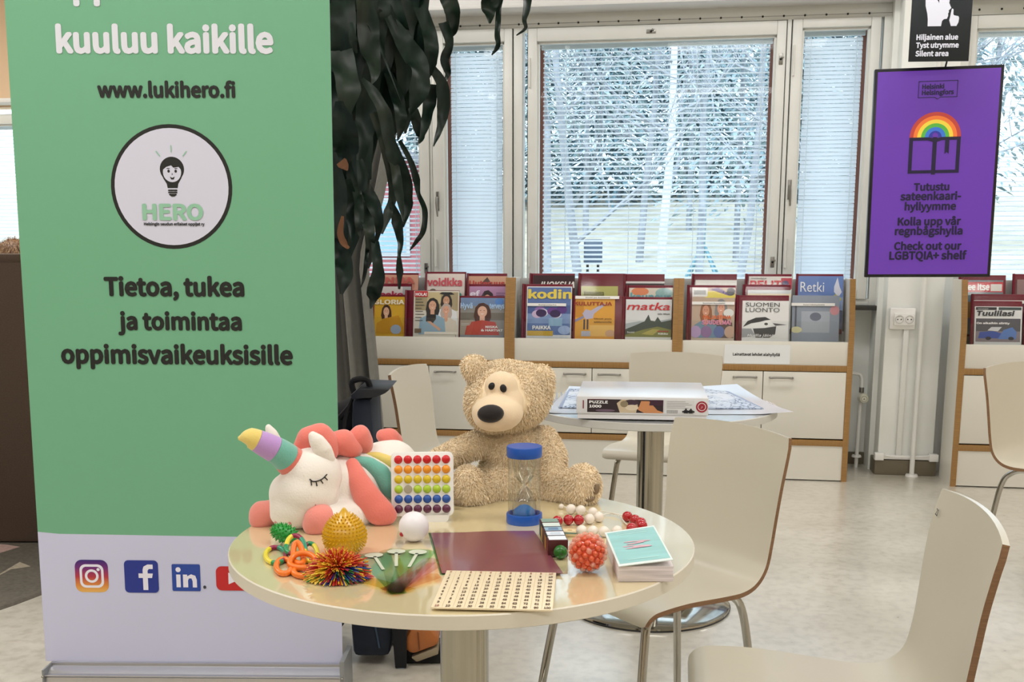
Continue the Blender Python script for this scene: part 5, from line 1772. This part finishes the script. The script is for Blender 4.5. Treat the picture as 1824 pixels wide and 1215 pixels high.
# mane lumps and tail
blob('mane', CH([(533, 805, 2.03, 14, 16, .02), (548, 782, 2.03, 20, 22, .026), (570, 776, 2.035, 23, 23, .028), (588, 795, 2.035, 17, 28, .026)]), M_cor, t, og, 0.004, 5)
blob('mane', CH([(592, 790, 2.05, 15, 20, .024), (612, 788, 2.055, 22, 24, .028), (630, 800, 2.06, 16, 18, .025)]), M_cor, t, og, 0.004, 4)
blob('mane', CH([(622, 797, 2.075, 17, 22, .026), (642, 780, 2.08, 19, 24, .028), (652, 790, 2.085, 13, 20, .026)]), M_cor, t, og, 0.004, 4)
blob('tail', [E_(693, 780, 2.17, 20, 18, .022), E_(682, 776, 2.17, 13, 12, .02), E_(706, 785, 2.18, 12, 14, .018)], M_cor, t, og, 0.004, 5)
# wing: three cloth panels
wing = blob('wing', CH([(628, 834, 2.035, 15, 20, .014), (640, 862, 2.015, 20, 26, .017), (656, 890, 2.0, 26, 28, .019), (676, 912, 1.995, 27, 26, .019), (690, 918, 2.0, 18, 18, .016)]), M_cor, t, og, 0.004, 6)
blob('wing_band', CH([(634, 820, 2.05, 11, 9, .012), (655, 826, 2.05, 17, 13, .014), (676, 843, 2.05, 20, 18, .015), (690, 864, 2.05, 17, 20, .015), (698, 878, 2.055, 10, 14, .013)]), M_teal2, wing, Vector(og), 0.004, 6)
blob('wing_band', CH([(648, 811, 2.075, 9, 6, .010), (670, 812, 2.075, 12, 8, .012), (690, 822, 2.075, 14, 12, .013), (704, 838, 2.08, 12, 15, .013), (708, 856, 2.085, 8, 12, .012)]), M_yel, wing, Vector(og), 0.004, 6)
# closed eye, nostrils, mouth


def stitched(name, parent, pxs, r_, m, hf, lift=0.001):
    ps = []
    for x, y in pxs:
        l, nn = hf(x, y)
        if l is not None:
            ps.append(l + nn * lift - og)
    if len(ps) > 1:
        return MB(m).tube(catmull(ps, 4), r_, None, 6).build(name, parent)


stitched('eyelash', head, [(551.5, 853.5), (557, 857.5), (565, 857), (574, 853), (582, 845)], .0012, M_ink, hh)
for a_, b_ in (((554, 857), (555, 865)), ((563, 858), (564.5, 866)), ((571, 855), (575, 861)), ((578, 850), (583, 855))):
    stitched('eyelash', head, [a_, b_], .0010, M_ink, hh)
M_pk = mat('pink_thread', '#d38d8d', 0.7)
stitched('nostril', head, [(490, 929), (492, 931)], .0022, M_pk, hh)
stitched('nostril', head, [(515, 930), (518, 933)], .0022, M_pk, hh)
stitched('mouth', head, [(557, 909), (561, 905), (562, 898)], .0010, M_pk, hh)

# ------------------------------------------------------------------ teddy bear
M_f1 = mat('bear_fur', '#f0dcba', 0.95, sheen=0.3, noise=0.12, nscale=30)
M_f2 = mat('bear_fur_light', '#f5e5c8', 0.95, sheen=0.3)
M_f3 = mat('bear_fur_dark', '#e6d0ad', 0.95, sheen=0.3)
M_face = mat('bear_face_cloth', '#e6cfae', 0.85, sheen=0.3, bump=0.15, bscale=300)
og = Vector((0.0, 2.26, ZT))
t = thing('teddy_bear', 'beige teddy bear with a big black nose sitting at the back of the table', 'teddy bear', og)
HB = [E_(905, 708, 2.25, 76, 60, .082), E_(880, 720, 2.23, 52, 48, .07), E_(930, 700, 2.26, 54, 54, .075), E_(900, 680, 2.26, 60, 38, .07)]
BD = [E_(922, 850, 2.28, 72, 66, .075), E_(918, 800, 2.27, 58, 52, .062), E_(935, 870, 2.27, 64, 44, .078), E_(895, 862, 2.26, 50, 48, .07)]
LM = CH([(866, 785, 2.26, 26, 24, .03), (825, 800, 2.23, 25, 22, .03), (790, 816, 2.20, 23, 20, .028), (768, 828, 2.19, 18, 18, .026)]) + \
    CH([(968, 785, 2.26, 26, 26, .03), (985, 815, 2.235, 24, 28, .03), (985, 845, 2.22, 22, 26, .03)]) + \
    CH([(878, 878, 2.24, 30, 28, .034), (850, 876, 2.19, 30, 32, .036), (833, 866, 2.165, 28, 38, .032)]) + \
    CH([(975, 878, 2.24, 32, 28, .034), (1010, 872, 2.20, 27, 30, .034), (1038, 866, 2.175, 32, 40, .032)])
body = blob('body', HB + BD + LM + [E_(846, 657, 2.235, 22, 25, .018), E_(839, 653, 2.235, 17, 20, .016), E_(962, 673, 2.23, 25, 24, .018), E_(970, 684, 2.228, 17, 21, .016)], M_f1, t, og, 0.0045, 3)
zb = [v.co.z for v in body.data.vertices]
face = blob('face', [E_(886, 736, 2.165, 47, 33, .050), E_(893, 690, 2.185, 31, 30, .030), E_(880, 745, 2.16, 38, 24, .045), E_(900, 715, 2.185, 36, 30, .035)], M_face, t, og, 0.0045, 10)
fb_ = BVHTree.FromPolygons([v.co for v in face.data.vertices], [tuple(p.vertices) for p in face.data.polygons])


def away(p):
    l, nn, i, d = fb_.find_nearest(p)
    return d is not None and d < 0.006


fur('fur', body, [M_f1, M_f2, M_f3, M_f1], body, 52000, 0.0068, 0.0011, 11, away)
hf = hitter(face, og)


def stuck(name, parent, px, py, rx, rz, m, hf_, ry=0.006, rot=None, sink=0.2):
    l, nn = hf_(px, py)
    if l is None:
        l = aty(px, py, 2.12)
    k = pxm(px, py, l.y)
    return MB(m).ball(l - og, (rx * k, ry, rz * k), None, 24, rot).build(name, parent)


M_nose = mat('nose_plush', '#140a09', 0.8, sheen=0.2)
stuck('nose', face, 874, 737, 24, 16.5, M_nose, hf, 0.017, (0, R(-3), 0))
stuck('eye', face, 876, 688, 6, 7, M_ink, hf, 0.005, (0, R(35), 0))
stuck('eye', face, 896.5, 692, 6, 7.5, M_ink, hf, 0.005, (0, R(-15), 0))
hb = hitter(body, og)
M_pad = mat('paw_pad', '#7d6a52', 0.9)
for x, y, rx, rz, ro in ((1062, 871, 6, 11, 12), (1051, 889, 9, 5, -15), (814, 896, 8, 5, 5)):
    stuck('paw_pad', body, x, y, rx, rz, M_pad, hb, 0.010, (0, R(ro), 0))

# ------------------------------------------------------------------ bubble popper on its stand
og = Vector((-0.1748, 2.015, ZT))
t = thing('bubble_popper', 'white square bubble popper with six rainbow rows standing in front of the bear', 'fidget toy', og, (R(-8), 0, R(3)))
PWD, PHT = 0.122, 0.126
b = MB(M_white)
b.prism([(x, 0, z) for x, z in rrect(-PWD / 2, 0.012, PWD / 2, 0.012 + PHT, .010)], (0, 0.012, 0), None, 0.002)
b.build('panel', t)
b = MB(M_white)
b.prism([(x, 0, z) for x, z in ((-.02, .014), (.040, .014), (.034, .008), (.030, -.008), (.024, -.014), (-.03, -.014), (-.034, -.008))], (0, 0.008, 0), None, 0.0015)
b.build('foot', t, (0.02, 0.0, 0.012))
ROWC = ('#c8141f', '#e8941d', '#d1b81c', '#a5c530', '#1d4f9f', '#59203f')
for r_ in range(6):
    mm = mat('silicone_%d' % r_, ROWC[r_], 0.35)
    first = None
    for c in range(6):
        x = -PWD / 2 + 0.0145 + c * 0.0186
        z = 0.012 + PHT - 0.0145 - r_ * 0.0194
        if r_ == 3 and c == 1:
            MB(mat('silicone_grey', '#a09a86', 0.4)).lathe([(0.0084, -0.001), (0.008, 0.0012), (0.006, 0.0016), (0, 0.0012)], None, 20).build('bubble', t, (x, -0.0008, z), (PI / 2, 0, 0))
            continue
        if first is None:
            b = MB(mm)
            b.lathe([(0.0084, -0.001), (0.0082, 0.0012), (0.0062, 0.0042), (0.003, 0.0058), (0, 0.0062)], None, 20)
            first = b.build('bubble', t, (x, 0, z), (PI / 2, 0, 0))
        else:
            o = first.copy()
            o.location = (x, 0, z)
            COL.objects.link(o)
            o.parent = t

# ------------------------------------------------------------------ sand timer
t = thing('sand_timer', 'blue-capped clear sand timer in front of the bear', 'sand timer', (0.024, 2.018, ZT))
M_blue = mat('timer_blue', '#1553b0', 0.3)
MB(M_blue).lathe([(0, 0), (0.0345, 0), (0.0352, 0.002), (0.0352, 0.017), (0.0345, 0.019), (0.031, 0.019), (0.031, 0.010), (0, 0.010)], None, 56).build('base_cap', t)
MB(M_blue).lathe([(0, 0.133), (0.031, 0.133), (0.0335, 0.131), (0.0345, 0.133), (0.0345, 0.150), (0.0335, 0.152), (0, 0.152)], None, 56).build('top_cap', t)
M_cl = glassy('clear_plastic', '#f3f4f2', 0.09, 0.03)
MB(M_cl).lathe([(0.0318, 0.014), (0.0318, 0.136)], None, 56).build('outer_tube', t)
gl = MB(M_cl).lathe([(0.024, 0.014), (0.0235, 0.035), (0.018, 0.052), (0.006, 0.069), (0.003, 0.074), (0.006, 0.079), (0.018, 0.096), (0.0235, 0.112), (0.024, 0.134)], None, 40).build('glass_bulb', t)
MB(mat('blue_sand', '#2a7fd0', 0.8)).lathe([(0, 0.036), (0.010, 0.033), (0.020, 0.025), (0.022, 0.018), (0.022, 0.012), (0, 0.012)], None, 40).build('sand', t)
b = MB(glassy('clear_strut', '#e8eaea', 0.12))
for s in (-1, 1):
    b.tube([(s * 0.004, 0, 0.076), (s * 0.018, 0.004, 0.092)], 0.0014, None, 6)
b.tube([(0.004, -0.004, 0.072), (0.016, -0.010, 0.058)], 0.0016, None, 6)
b.build('neck_strut', t)

# ------------------------------------------------------------------ small toys on the left
def fib(n):
    g = PI * (3 - math.sqrt(5))
    for i in range(n):
        z = 1 - 2 * (i + .5) / n
        r_ = math.sqrt(1 - z * z)
        yield Vector((r_ * math.cos(g * i), r_ * math.sin(g * i), z))


c = onz(505, 972, ZT)
k = pxm(505, 955, c.y)
t = thing('spiky_oval_toy', 'small green spiky rubber oval in front of the unicorn head', 'fidget toy', (c.x, c.y + .014, ZT))
M_gr = mat('green_rubber', '#1d8f35', 0.35)
b = MB(M_gr)
cc = Vector((0, 0, 0.019))
ra = (0.0245, 0.016, 0.0155)
ax = Euler((0, R(18), R(-8))).to_matrix()
b.ball(cc, ra, None, 24, (0, R(18), R(-8)))
b.build('body', t)
b = MB(M_gr)
for d in fib(120):
    p = ax @ Vector((d.x * ra[0], d.y * ra[1], d.z * ra[2]))
    nn = ax @ Vector((d.x / ra[0], d.y / ra[1], d.z / ra[2])).normalized()
    if (cc + p + nn * .005).z > 0.0005:
        b.cone(cc + p - nn * .001, nn, 0.0022, 0.0062, None, 6)
b.build('spikes', t)

c = onz(610, 994, ZT)
t = thing('spiky_lemon_ball', 'yellow spiky rubber ball with a pointed top beside the unicorn paw', 'fidget toy', (c.x, c.y + .03, ZT))
M_ye = mat('yellow_rubber', '#d3a416', 0.3, sub=0.15, coat=0.2)
prof = [(0, 0.001), (0.018, 0.003), (0.030, 0.012), (0.0355, 0.027), (0.034, 0.042), (0.026, 0.057), (0.014, 0.068), (0.007, 0.075), (0.003, 0.081), (0, 0.083)]
b = MB(M_ye)
pp = catmull([(r_, 0, z) for r_, z in prof], 3)
b.lathe([(max(0, p.x), p.z) for p in pp], None, 40)
b.build('body', t)
b = MB(M_ye)
acc = [0.0]
for i in range(1, len(pp)):
    acc.append(acc[-1] + (pp[i] - pp[i - 1]).length)
for i in range(15):
    s_ = acc[-1] * (0.10 + 0.052 * i)
    j_ = max(k_ for k_ in range(len(acc)) if acc[k_] <= s_)
    f = (s_ - acc[j_]) / max(1e-6, acc[j_ + 1] - acc[j_])
    q_ = pp[j_].lerp(pp[j_ + 1], f)
    q2 = q_ + (pp[j_ + 1] - pp[j_])
    d = (q2 - q_).normalized()
    nz = Vector((d.z, 0, -d.x))
    m_ = max(6, int(2 * PI * q_.x / 0.0068))
    for j in range(m_):
        a = 2 * PI * (j + .5 * (i % 2)) / m_
        nn = Vector((nz.x * math.cos(a), nz.x * math.sin(a), nz.z))
        p = Vector((q_.x * math.cos(a), q_.x * math.sin(a), q_.z))
        if p.z + nn.z * .004 > 0.0005:
            b.cone(p - nn * .001, nn, 0.0018, 0.0055, None, 6, 0.0009)
b.build('spikes', t)


def loops(name, label, rings, r_px, base):
    c = onz(*base, ZT)
    org = Vector((c.x, c.y, ZT))
    t = thing(name, label, 'fidget toy', org)
    rr = r_px * pxm(base[0], base[1], c.y)
    for cx, cy, rx, ry, tilt, zc, cols, ph in rings:
        pts = []
        nn = 32
        for i in range(nn):
            a = 2 * PI * i / nn + ph
            x, y = cx + rx * math.cos(a), cy + ry * math.sin(a)
            pts.append(onz(x, y, ZT + rr + 0.0002) - org)
        m_ = sum((p for p in pts), Vector()) / nn
        pts = [Vector((p.x, m_.y + (p.y - m_.y) * math.cos(tilt), p.z + max(zc, (p.y - m_.y) * math.sin(tilt) + zc))) for p in pts]
        k = len(cols)
        for i in range(k):
            sg = [pts[j % nn] for j in range(nn * i // k, nn * (i + 1) // k + 1)]
            MB(mat('tangle_' + cols[i].strip('#'), cols[i], 0.3)).tube(sg, rr, None, 12).build('link', t)
    return t


ye_, ma_, gr_, tl_ = '#e2d03a', '#8d1d45', '#1e8a55', '#2b8f6f'
loops('twist_toy', 'yellow, green and purple twisting plastic loops behind the orange loops',
      [(491, 989, 18, 14, 0, 0, (gr_, ye_, ye_, ma_, tl_, ma_), .9), (527, 985, 17, 10, .5, .006, (ye_, ma_, gr_, ye_, ma_, tl_), .3), (552, 988, 13.5, 12, .2, .0, (ye_, ye_, ma_, ma_, gr_, ye_), 0.2)], 4.6, (500, 1003))
loops('twist_toy', 'orange rubber loops twisted together in front of the yellow and green loops',
      [(506, 1009, 14, 13, 0, 0, ('#e8761f',), 0), (541, 1009, 25, 8, .5, .004, ('#e8761f',), 0), (545, 1019, 22, 8, 0, 0, ('#e8761f',), 0), (532, 1000, 9, 10, .8, .003, ('#e8761f',), 0)], 5.4, (520, 1022))

# rubber strand ball
c = onz(596, 1040, ZT)
k = pxm(596, 1020, c.y)
t = thing('strand_ball', 'flattened multicoloured ball of rubber strands at the front left of the table', 'fidget toy', (c.x, c.y + .028, ZT))
KC = {n_: mat('strand_' + n_, h, 0.45) for n_, h in dict(red='#c02a20', orange='#e07a24', yellow='#e3bd33', green='#1d7a3a', blue='#1d3f93', crimson='#9e1f33').items()}
og = Vector((c.x, c.y + .028, ZT))
MB(KC['blue']).ball((0, 0, 0.012), (0.012, 0.012, 0.010), None, 16).build('core', t)
rnd = random.Random(9)
bs_ = {}
for d in fib(1500):
    if d.z < -0.22:
        continue
    s = Vector((d.x, d.y, d.z))
    if s.z > 0.55 or (s.x < -0.1 and s.z > 0.25 and s.y < .3):
        nm_ = rnd.choice(('red', 'red', 'orange', 'orange', 'yellow'))
    elif s.x < -0.45:
        nm_ = rnd.choice(('yellow', 'yellow', 'yellow', 'green'))
    elif s.y > 0.2 and s.x > -0.3:
        nm_ = rnd.choice(('orange', 'yellow', 'yellow'))
    else:
        g = math.sin(s.x * 7 + 1) + math.cos(s.y * 6 + s.z * 8)
        nm_ = ('blue', 'green', 'crimson', 'blue', 'yellow', 'red')[int((g + 2) * 1.5) % 6] if rnd.random() < .8 else rnd.choice(('yellow', 'green', 'red'))
    if nm_ not in bs_:
        bs_[nm_] = MB(KC[nm_])
    L = rnd.uniform(0.038, 0.046)
    sx = 1.25 if s.x > 0 else 1.2
    j = Vector((rnd.uniform(-.1, .1), rnd.uniform(-.1, .1), rnd.uniform(-.06, .06)))
    e = Vector(((s.x + j.x) * L * sx, (s.y + j.y) * L, max(-0.0095, (s.z + j.z) * L * 0.85 - 0.012 * (1 - s.z))))
    p0 = Vector((0, 0, 0.012))
    p1 = p0 + e * .55 + Vector((0, 0, .004))
    p2 = p0 + e
    p2.z = max(p2.z, 0.0016)
    p1.z = max(p1.z, 0.003)
    bs_[nm_].tube([p0 + e * .15, p1, p2], 0.0010, None, 4)
for nm_, b in bs_.items():
    b.build('strands', t)

# transparent colour paddles, fanned
def tint(n_, h):
    return glassy('tint_' + n_, h, 0.03, 0.1)


grp = 'transparent colour paddles'
piv = onz(706, 1052, ZT)
z = 0.0012
for lab, tip, wd_, m, hole in (('teal see-through paddle, leftmost of the fan', (662, 985), .030, tint('teal', (0.60, 0.82, 0.81)), 1), ('olive green see-through paddle, middle of the fan', (706, 979), .030, tint('olive', (0.80, 0.86, 0.72)), 1),
                         ('leaf green see-through paddle, rightmost of the fan', (748, 981), .030, tint('green', (0.55, 0.83, 0.60)), 1), ('yellow see-through paddle under the fan pointing left', (650, 1036), .018, tint('yellow', (0.96, 0.87, 0.42)), 0),
                         ('orange see-through paddle under the fan pointing right', (775, 1030), .020, tint('orange', (0.96, 0.74, 0.44)), 0), ('purple see-through paddle under the fan pointing right', (768, 1002), .018, tint('purple', (0.84, 0.66, 0.82)), 0),
                         ('pink see-through paddle farthest right under the fan', (775, 1012), .018, tint('pink', (0.95, 0.74, 0.78)), 0)):
    tp = onz(*tip, ZT)
    d = tp - piv
    L = d.length
    t = thing('colour_paddle', lab, 'colour paddle', (piv.x, piv.y, ZT + z), (0, 0, math.atan2(d.y, d.x)), grp)
    if hole:
        out = [(-0.02, -wd_ * .42), (0.012, -wd_ * .46)] + [(L - wd_ * .72 + wd_ * .72 * math.cos(a), wd_ * math.sin(a)) for a in [(-PI / 2 + PI * i / 14) for i in range(15)]] + [(0.012, wd_ * .46), (-0.02, wd_ * .42)]
    else:
        out = [(-0.025, -wd_), (L, -wd_ * .8), (L + .01, wd_ * .2), (L, wd_ * .8), (-0.02, wd_ * .9)]
    MB(m).poly([(x, y, 0) for x, y in out]).build('sheet', t, smooth=False)
    if hole:
        b = MB(mat('paddle_label', '#c3c9b6', 0.4))
        b.poly([(x, y, 0.0011) for x, y in oval(L - .022, 0, .014, .016)])
        b.poly([(x, y, 0.0011) for x, y in rect(L - .11, -.0028, L - .03, .0028)])
        b.build('label', t, smooth=False)
    z += 0.0009

# white ball
c = onz(736, 969, ZT)
t = thing('white_ball', 'smooth white ball with a red spot in front of the bubble popper', 'ball', (c.x, c.y + .018, ZT))
rb_ = 27 * pxm(736, 945, c.y + .018)
sb = MB(mat('ball_white', '#e6e2e6', 0.4)).ball((0, 0, rb_), rb_, None, 40).build('ball', t)
MB(mat('ball_red', '#a81c28', 0.5)).ball((-rb_ * .74, -rb_ * .52, rb_ * .62), rb_ * .16, None, 12).build('red_spot', sb)

# ------------------------------------------------------------------ sheets and number board
t = thing('teal_film', 'thin teal film showing as a strip under the left edge of the maroon sheet', 'sheet', (-0.05, 1.82, ZT))
og = Vector((-0.05, 1.82, ZT))
b = MB(glassy('film_teal', '#a9d2bf', 0.04, 0.1))
b.poly([onz(x, y, ZT + .0008) - og for x, y in ((763, 949), (900, 947), (930, 1020), (784, 1024))])
b.build('film', t, smooth=False)
t = thing('maroon_sheet', 'glossy maroon sheet lying in the middle of the table', 'sheet', (-0.04, 1.82, ZT))
og = Vector((-0.04, 1.82, ZT))
cs = [onz(x, y, ZT + .0016) - og for x, y in ((787, 1022), (1003, 1025), (951, 945.5), (767, 950))]
b = MB(mat('maroon_gloss', '#7d414c', 0.28, spec=0.6, coat=0.6, cior=1.6))


def shp(a, c_):
    p = cs[0].lerp(cs[1], a).lerp(cs[3].lerp(cs[2], a), c_)
    return p + Vector((0, 0, 0.0006 * math.sin(a * 8 + c_ * 3) + 0.004 * max(0, a - .72) ** 1.5 * (1 - c_) * 4 + .0012 * math.exp(-((c_ - .35 - .1 * a) / .04) ** 2) * max(0, a - .5) * 2 + .0008))


b.sheet(shp, 60, 40)
b.build('sheet', t)
t = thing('number_board', 'cream multiplication board with rows of small numbers at the table front', 'number board', (0, 0, ZT))
P0, P1, P3, P2 = onz(767, 1084, ZT + .004), onz(983, 1088, ZT + .004), onz(788, 1017, ZT + .004), onz(984, 1022, ZT + .004)
ex = ((P1 - P0) + (P2 - P3)) / 2
ey = ((P3 - P0) + (P2 - P1)) / 2
NW, NH = ex.length, ey.length
t.location = (P0.x, P0.y, ZT + 0.003)
t.rotation_euler = (0, 0, math.atan2(ex.y, ex.x))
b = MB(mat('board_cream', '#e3d3b3', 0.4))
b.box((0, 0, 0), (NW, NH, 0.003), None, 0.0008)
nb = b.build('board', t)
M_num = mat('number_brown', '#6a5746', 0.6)
M_hd = mat('number_faint', '#b2806f', 0.6)
M_ln = mat('board_line', '#cbb48f', 0.6)
b = MB(M_ln)
cw, chh = NW / 11, NH / 11
for i in range(1, 11):
    b.poly([(cw * i - .0003, 0.003, .0032), (cw * i + .0003, 0.003, .0032), (cw * i + .0003, NH - .003, .0032), (cw * i - .0003, NH - .003, .0032)])
b.build('column_line', nb, smooth=False)
for r_ in range(11):
    for c in range(11):
        val = '×' if r_ == 0 and c == 0 else str(c if r_ == 0 else (r_ if c == 0 else r_ * c))
        w = 0.0034 * len(val) if val != '1' else 0.0016
        xc, yc = cw * (c + .5), NH - chh * (r_ + .78)
        text(val, M_hd if (r_ == 0 or (r_ == 10 and c == 0)) else M_num, nb, xc - w / 2, xc + w / 2, yc, 0.0034, chh * .58, 'number', plane='xy', bold=.012)

# ------------------------------------------------------------------ beads, block puzzle, bumpy ball, card block
t = thing('bead_string', 'string of red and white wooden beads looping beside the bear foot', 'bead string', (0.16, 2.0, ZT))
og = Vector((0.16, 2.0, ZT))
M_bw_ = mat('bead_white', '#e9dfd2', 0.3, coat=0.3)
M_br = mat('bead_red', '#ad1420', 0.22, coat=0.4)
BR = 0.0103
zz_ = ZT + BR
chainpx = [(1017, 907, 0), (1034.5, 909, 0), (1056, 913, 0), (1066.5, 921, 0), (1050, 924.5, 0), (1031, 926, 1), (1012.5, 926, 1), (993, 928, 1), (1036, 945, 0), (1056, 946, 0), (1076, 947, 0), (1099, 946, 0), (1117.5, 920, 1), (1131, 926, 1), (1141.5, 931, 1), (1143.5, 936, 1), (1125, 941, 1)]
first = {}
pos = []
for x, y, cidx in chainpx:
    p = onz(x, y, zz_) - og
    pos.append(p)
    if cidx not in first:
        first[cidx] = MB((M_bw_, M_br)[cidx]).ball((0, 0, 0), BR, None, 24).build('bead', t, p)
    else:
        o = first[cidx].copy()
        o.location = p
        COL.objects.link(o)
        o.parent = t
MB(M_bw_).ball(onz(1000, 902, ZT + .006) - og, .0055, None, 16).build('end_bead', t)
b = MB(mat('bead_cord', '#d9d4c8', 0.7))
b.tube(catmull([onz(x, y, ZT + .006) - og for x, y in ((1000, 902), (1034, 909), (1056, 913), (1075, 911), (1100, 916), (1117, 920))], 4), .0012, None, 6)
b.tube(catmull([onz(x, y, ZT + .004) - og for x, y in ((1066, 921), (1085, 915), (1105, 920), (1112, 930), (1125, 941))], 4), .0012, None, 6)
b.tube(catmull([onz(x, y, ZT + .006) - og for x, y in ((993, 928), (1012, 926), (1050, 925))], 4), .0012, None, 6)
b.build('cord', t)

A, B_ = onz(994, 993, ZT), onz(977, 952, ZT)
d = B_ - A
L = d.length
t = thing('picture_block_puzzle', 'dark block puzzle with pale picture tiles and a green knob, right of the maroon sheet', 'block puzzle', (A.x, A.y, ZT), (0, 0, math.atan2(d.y, d.x)))
M_bd_ = mat('block_dark', '#4a1519', 0.4)
M_bk2 = mat('block_black', '#17140f', 0.4)
nB = 5
cols = ('#dfe6ee', '#dde3ee', '#8fb0c4', '#cdd8d2', '#7f9a8e')
sides = ('#7d2a22', '#b98a3a', '#5a3a28', '#c4a256', '#3f5a46')
for i in range(nB):
    x0, x1 = L * i / nB, L * (i + 1) / nB - .0012
    bk = MB(M_bd_ if i % 2 == 0 else M_bk2).box((x0, -0.0175, 0.0006), (x1, 0.0175, 0.031), None, .0015).build('block', t)
    b = MB(pc_(cols[i]), pc_(sides[i]))
    b.poly([(x0 + .002, -.0155, .0313), (x1 - .002, -.0155, .0313), (x1 - .002, .0155, .0313), (x0 + .002, .0155, .0313)], b.mats[0])
    b.poly([(x0 + .003, .0178, .004), (x0 + .003, .0178, .027), (x1 - .003, .0178, .027), (x1 - .003, .0178, .004)], b.mats[1])
    if i in (1, 2):
        b.poly([(x0 + .006, -.009, .0315), (x1 - .006, -.009, .0315), (x1 - .008, .008, .0315), (x0 + .008, .01, .0315)], pc_('#5f7ea0' if i == 2 else '#c3d0dc'))
    b.build('tile', bk, smooth=False)
MB(mat('knob_green', '#20641f', 0.3)).ball((-0.010, -0.003, 0.0125), .0122, None, 24).build('knob', t)
b = MB(M_bk2)
b.ball((-0.0222, -0.003, 0.0125), .0016, None, 8)
b.build('knob_pin', t)
c = onz(1012, 953, ZT)
t = thing('picture_card', 'small tan and green picture card between the block puzzle and the beads', 'card', (c.x, c.y, ZT), (0, 0, R(-8)))
b = MB(pc_('#d8be8d'))
b.box((-.020, -.016, 0), (.018, .026, .006), None, .0015)
cb = b.build('card', t)
b = MB(pc_('#3f6a58'), pc_('#e6d6ad'), pc_('#c99a4e'))
b.poly([(-.019, -.015, .0063), (.017, -.015, .0063), (.017, -.006, .0063), (-.019, -.004, .0063)], b.mats[0])
b.poly([(x, y, .0063) for x, y in oval(0, .01, .013, .010)], b.mats[1])
b.poly([(x, y, .0065) for x, y in oval(.002, .011, .005, .004)], b.mats[2])
b.build('print', cb, smooth=False)

c = onz(1048, 1025, ZT)
rb_ = 33.5 * pxm(1048, 990, c.y + .02)
t = thing('bumpy_ball', 'orange-red squeeze ball covered in clear round bumps', 'ball', (c.x, c.y + .02, ZT))
cc = Vector((0, 0, rb_ + .003))
MB(mat('orange_gel', '#cf3a18', 0.2, sub=0.2, coat=0.6)).ball(cc, rb_ * .93, None, 40).build('ball', t)
b = MB(mat('clear_bump', '#f3b79c', 0.12, spec=0.6, coat=0.6, alpha=0.42), mat('orange_bump', '#dd5a30', 0.15, coat=0.6, alpha=0.8))
for i, d in enumerate(fib(105)):
    p = cc + d * rb_ * .93
    if p.z > .004:
        b.ball(p, .0052, b.mats[0] if i % 6 == 0 or abs(d.y) < .42 else b.mats[1], 12)
b.build('bumps', t)

t = thing('card_block', 'thick block of cards with a pale teal cover at the right of the table', 'card block', (0.171, 1.6384, ZT), (0, 0, R(0.5)))
b = MB(mat('page_edges', '#d9cfd0', 0.7, noise=0.25, nscale=420, stretch=(0.02, 0.02, 1)))
b.prism([(0, 0, 0.0003), (.0885, 0, .0003), (.094, 0.185, .0003), (-.002, .185, .0003)], (0, 0, .026), None, .0008)
b.build('cards', t)
og = Vector((0.171, 1.6384, ZT))
cs = [onz(x, y, z_) - og for x, y, z_ in ((1102, 1010, ZT + .0285), (1199, 998, ZT + .037), (1165, 937, ZT + .035), (1077, 950, ZT + .0265))]
b = MB(mat('card_border', '#dfe9e6', 0.4))
b.prism(cs, (0, 0, .0012))
cv = b.build('cover_card', t, (0, 0, 0), (0, 0, R(-0.5)), smooth=False)
up = (cs[1] - cs[0]).cross(cs[3] - cs[0]).normalized()


def cpt(a, c_, l):
    return cs[0].lerp(cs[1], a).lerp(cs[3].lerp(cs[2], a), c_) + up * (.0014 + l)


b = MB(mat('cover_teal', '#93c7c6', 0.45, noise=0.10, nscale=40, stretch=(.3, 1, 1)), pc_('#b3dad6'), pc_('#d3a9b3'))
b.poly([cpt(a, c_, .0) for a, c_ in ((.04, .05), (.97, .05), (.97, .96), (.04, .96))], b.mats[0])
for c_ in (.12, .84, .9):
    b.poly([cpt(a, q_, .0003) for a, q_ in ((.2, c_), (.8, c_), (.78, c_ + .02), (.22, c_ + .015))], b.mats[1])
rnd = random.Random(4)
for i in range(16):
    a, c_ = .5 + rnd.uniform(-.2, .2), .5 + rnd.uniform(-.10, .12)
    b.poly([cpt(a + .12 * math.cos(q_), c_ + .016 * math.sin(q_), .0004 + .00004 * i) for q_ in [2 * PI * j / 10 for j in range(10)]], b.mats[2])
b.build('cover_print', cv, smooth=False)
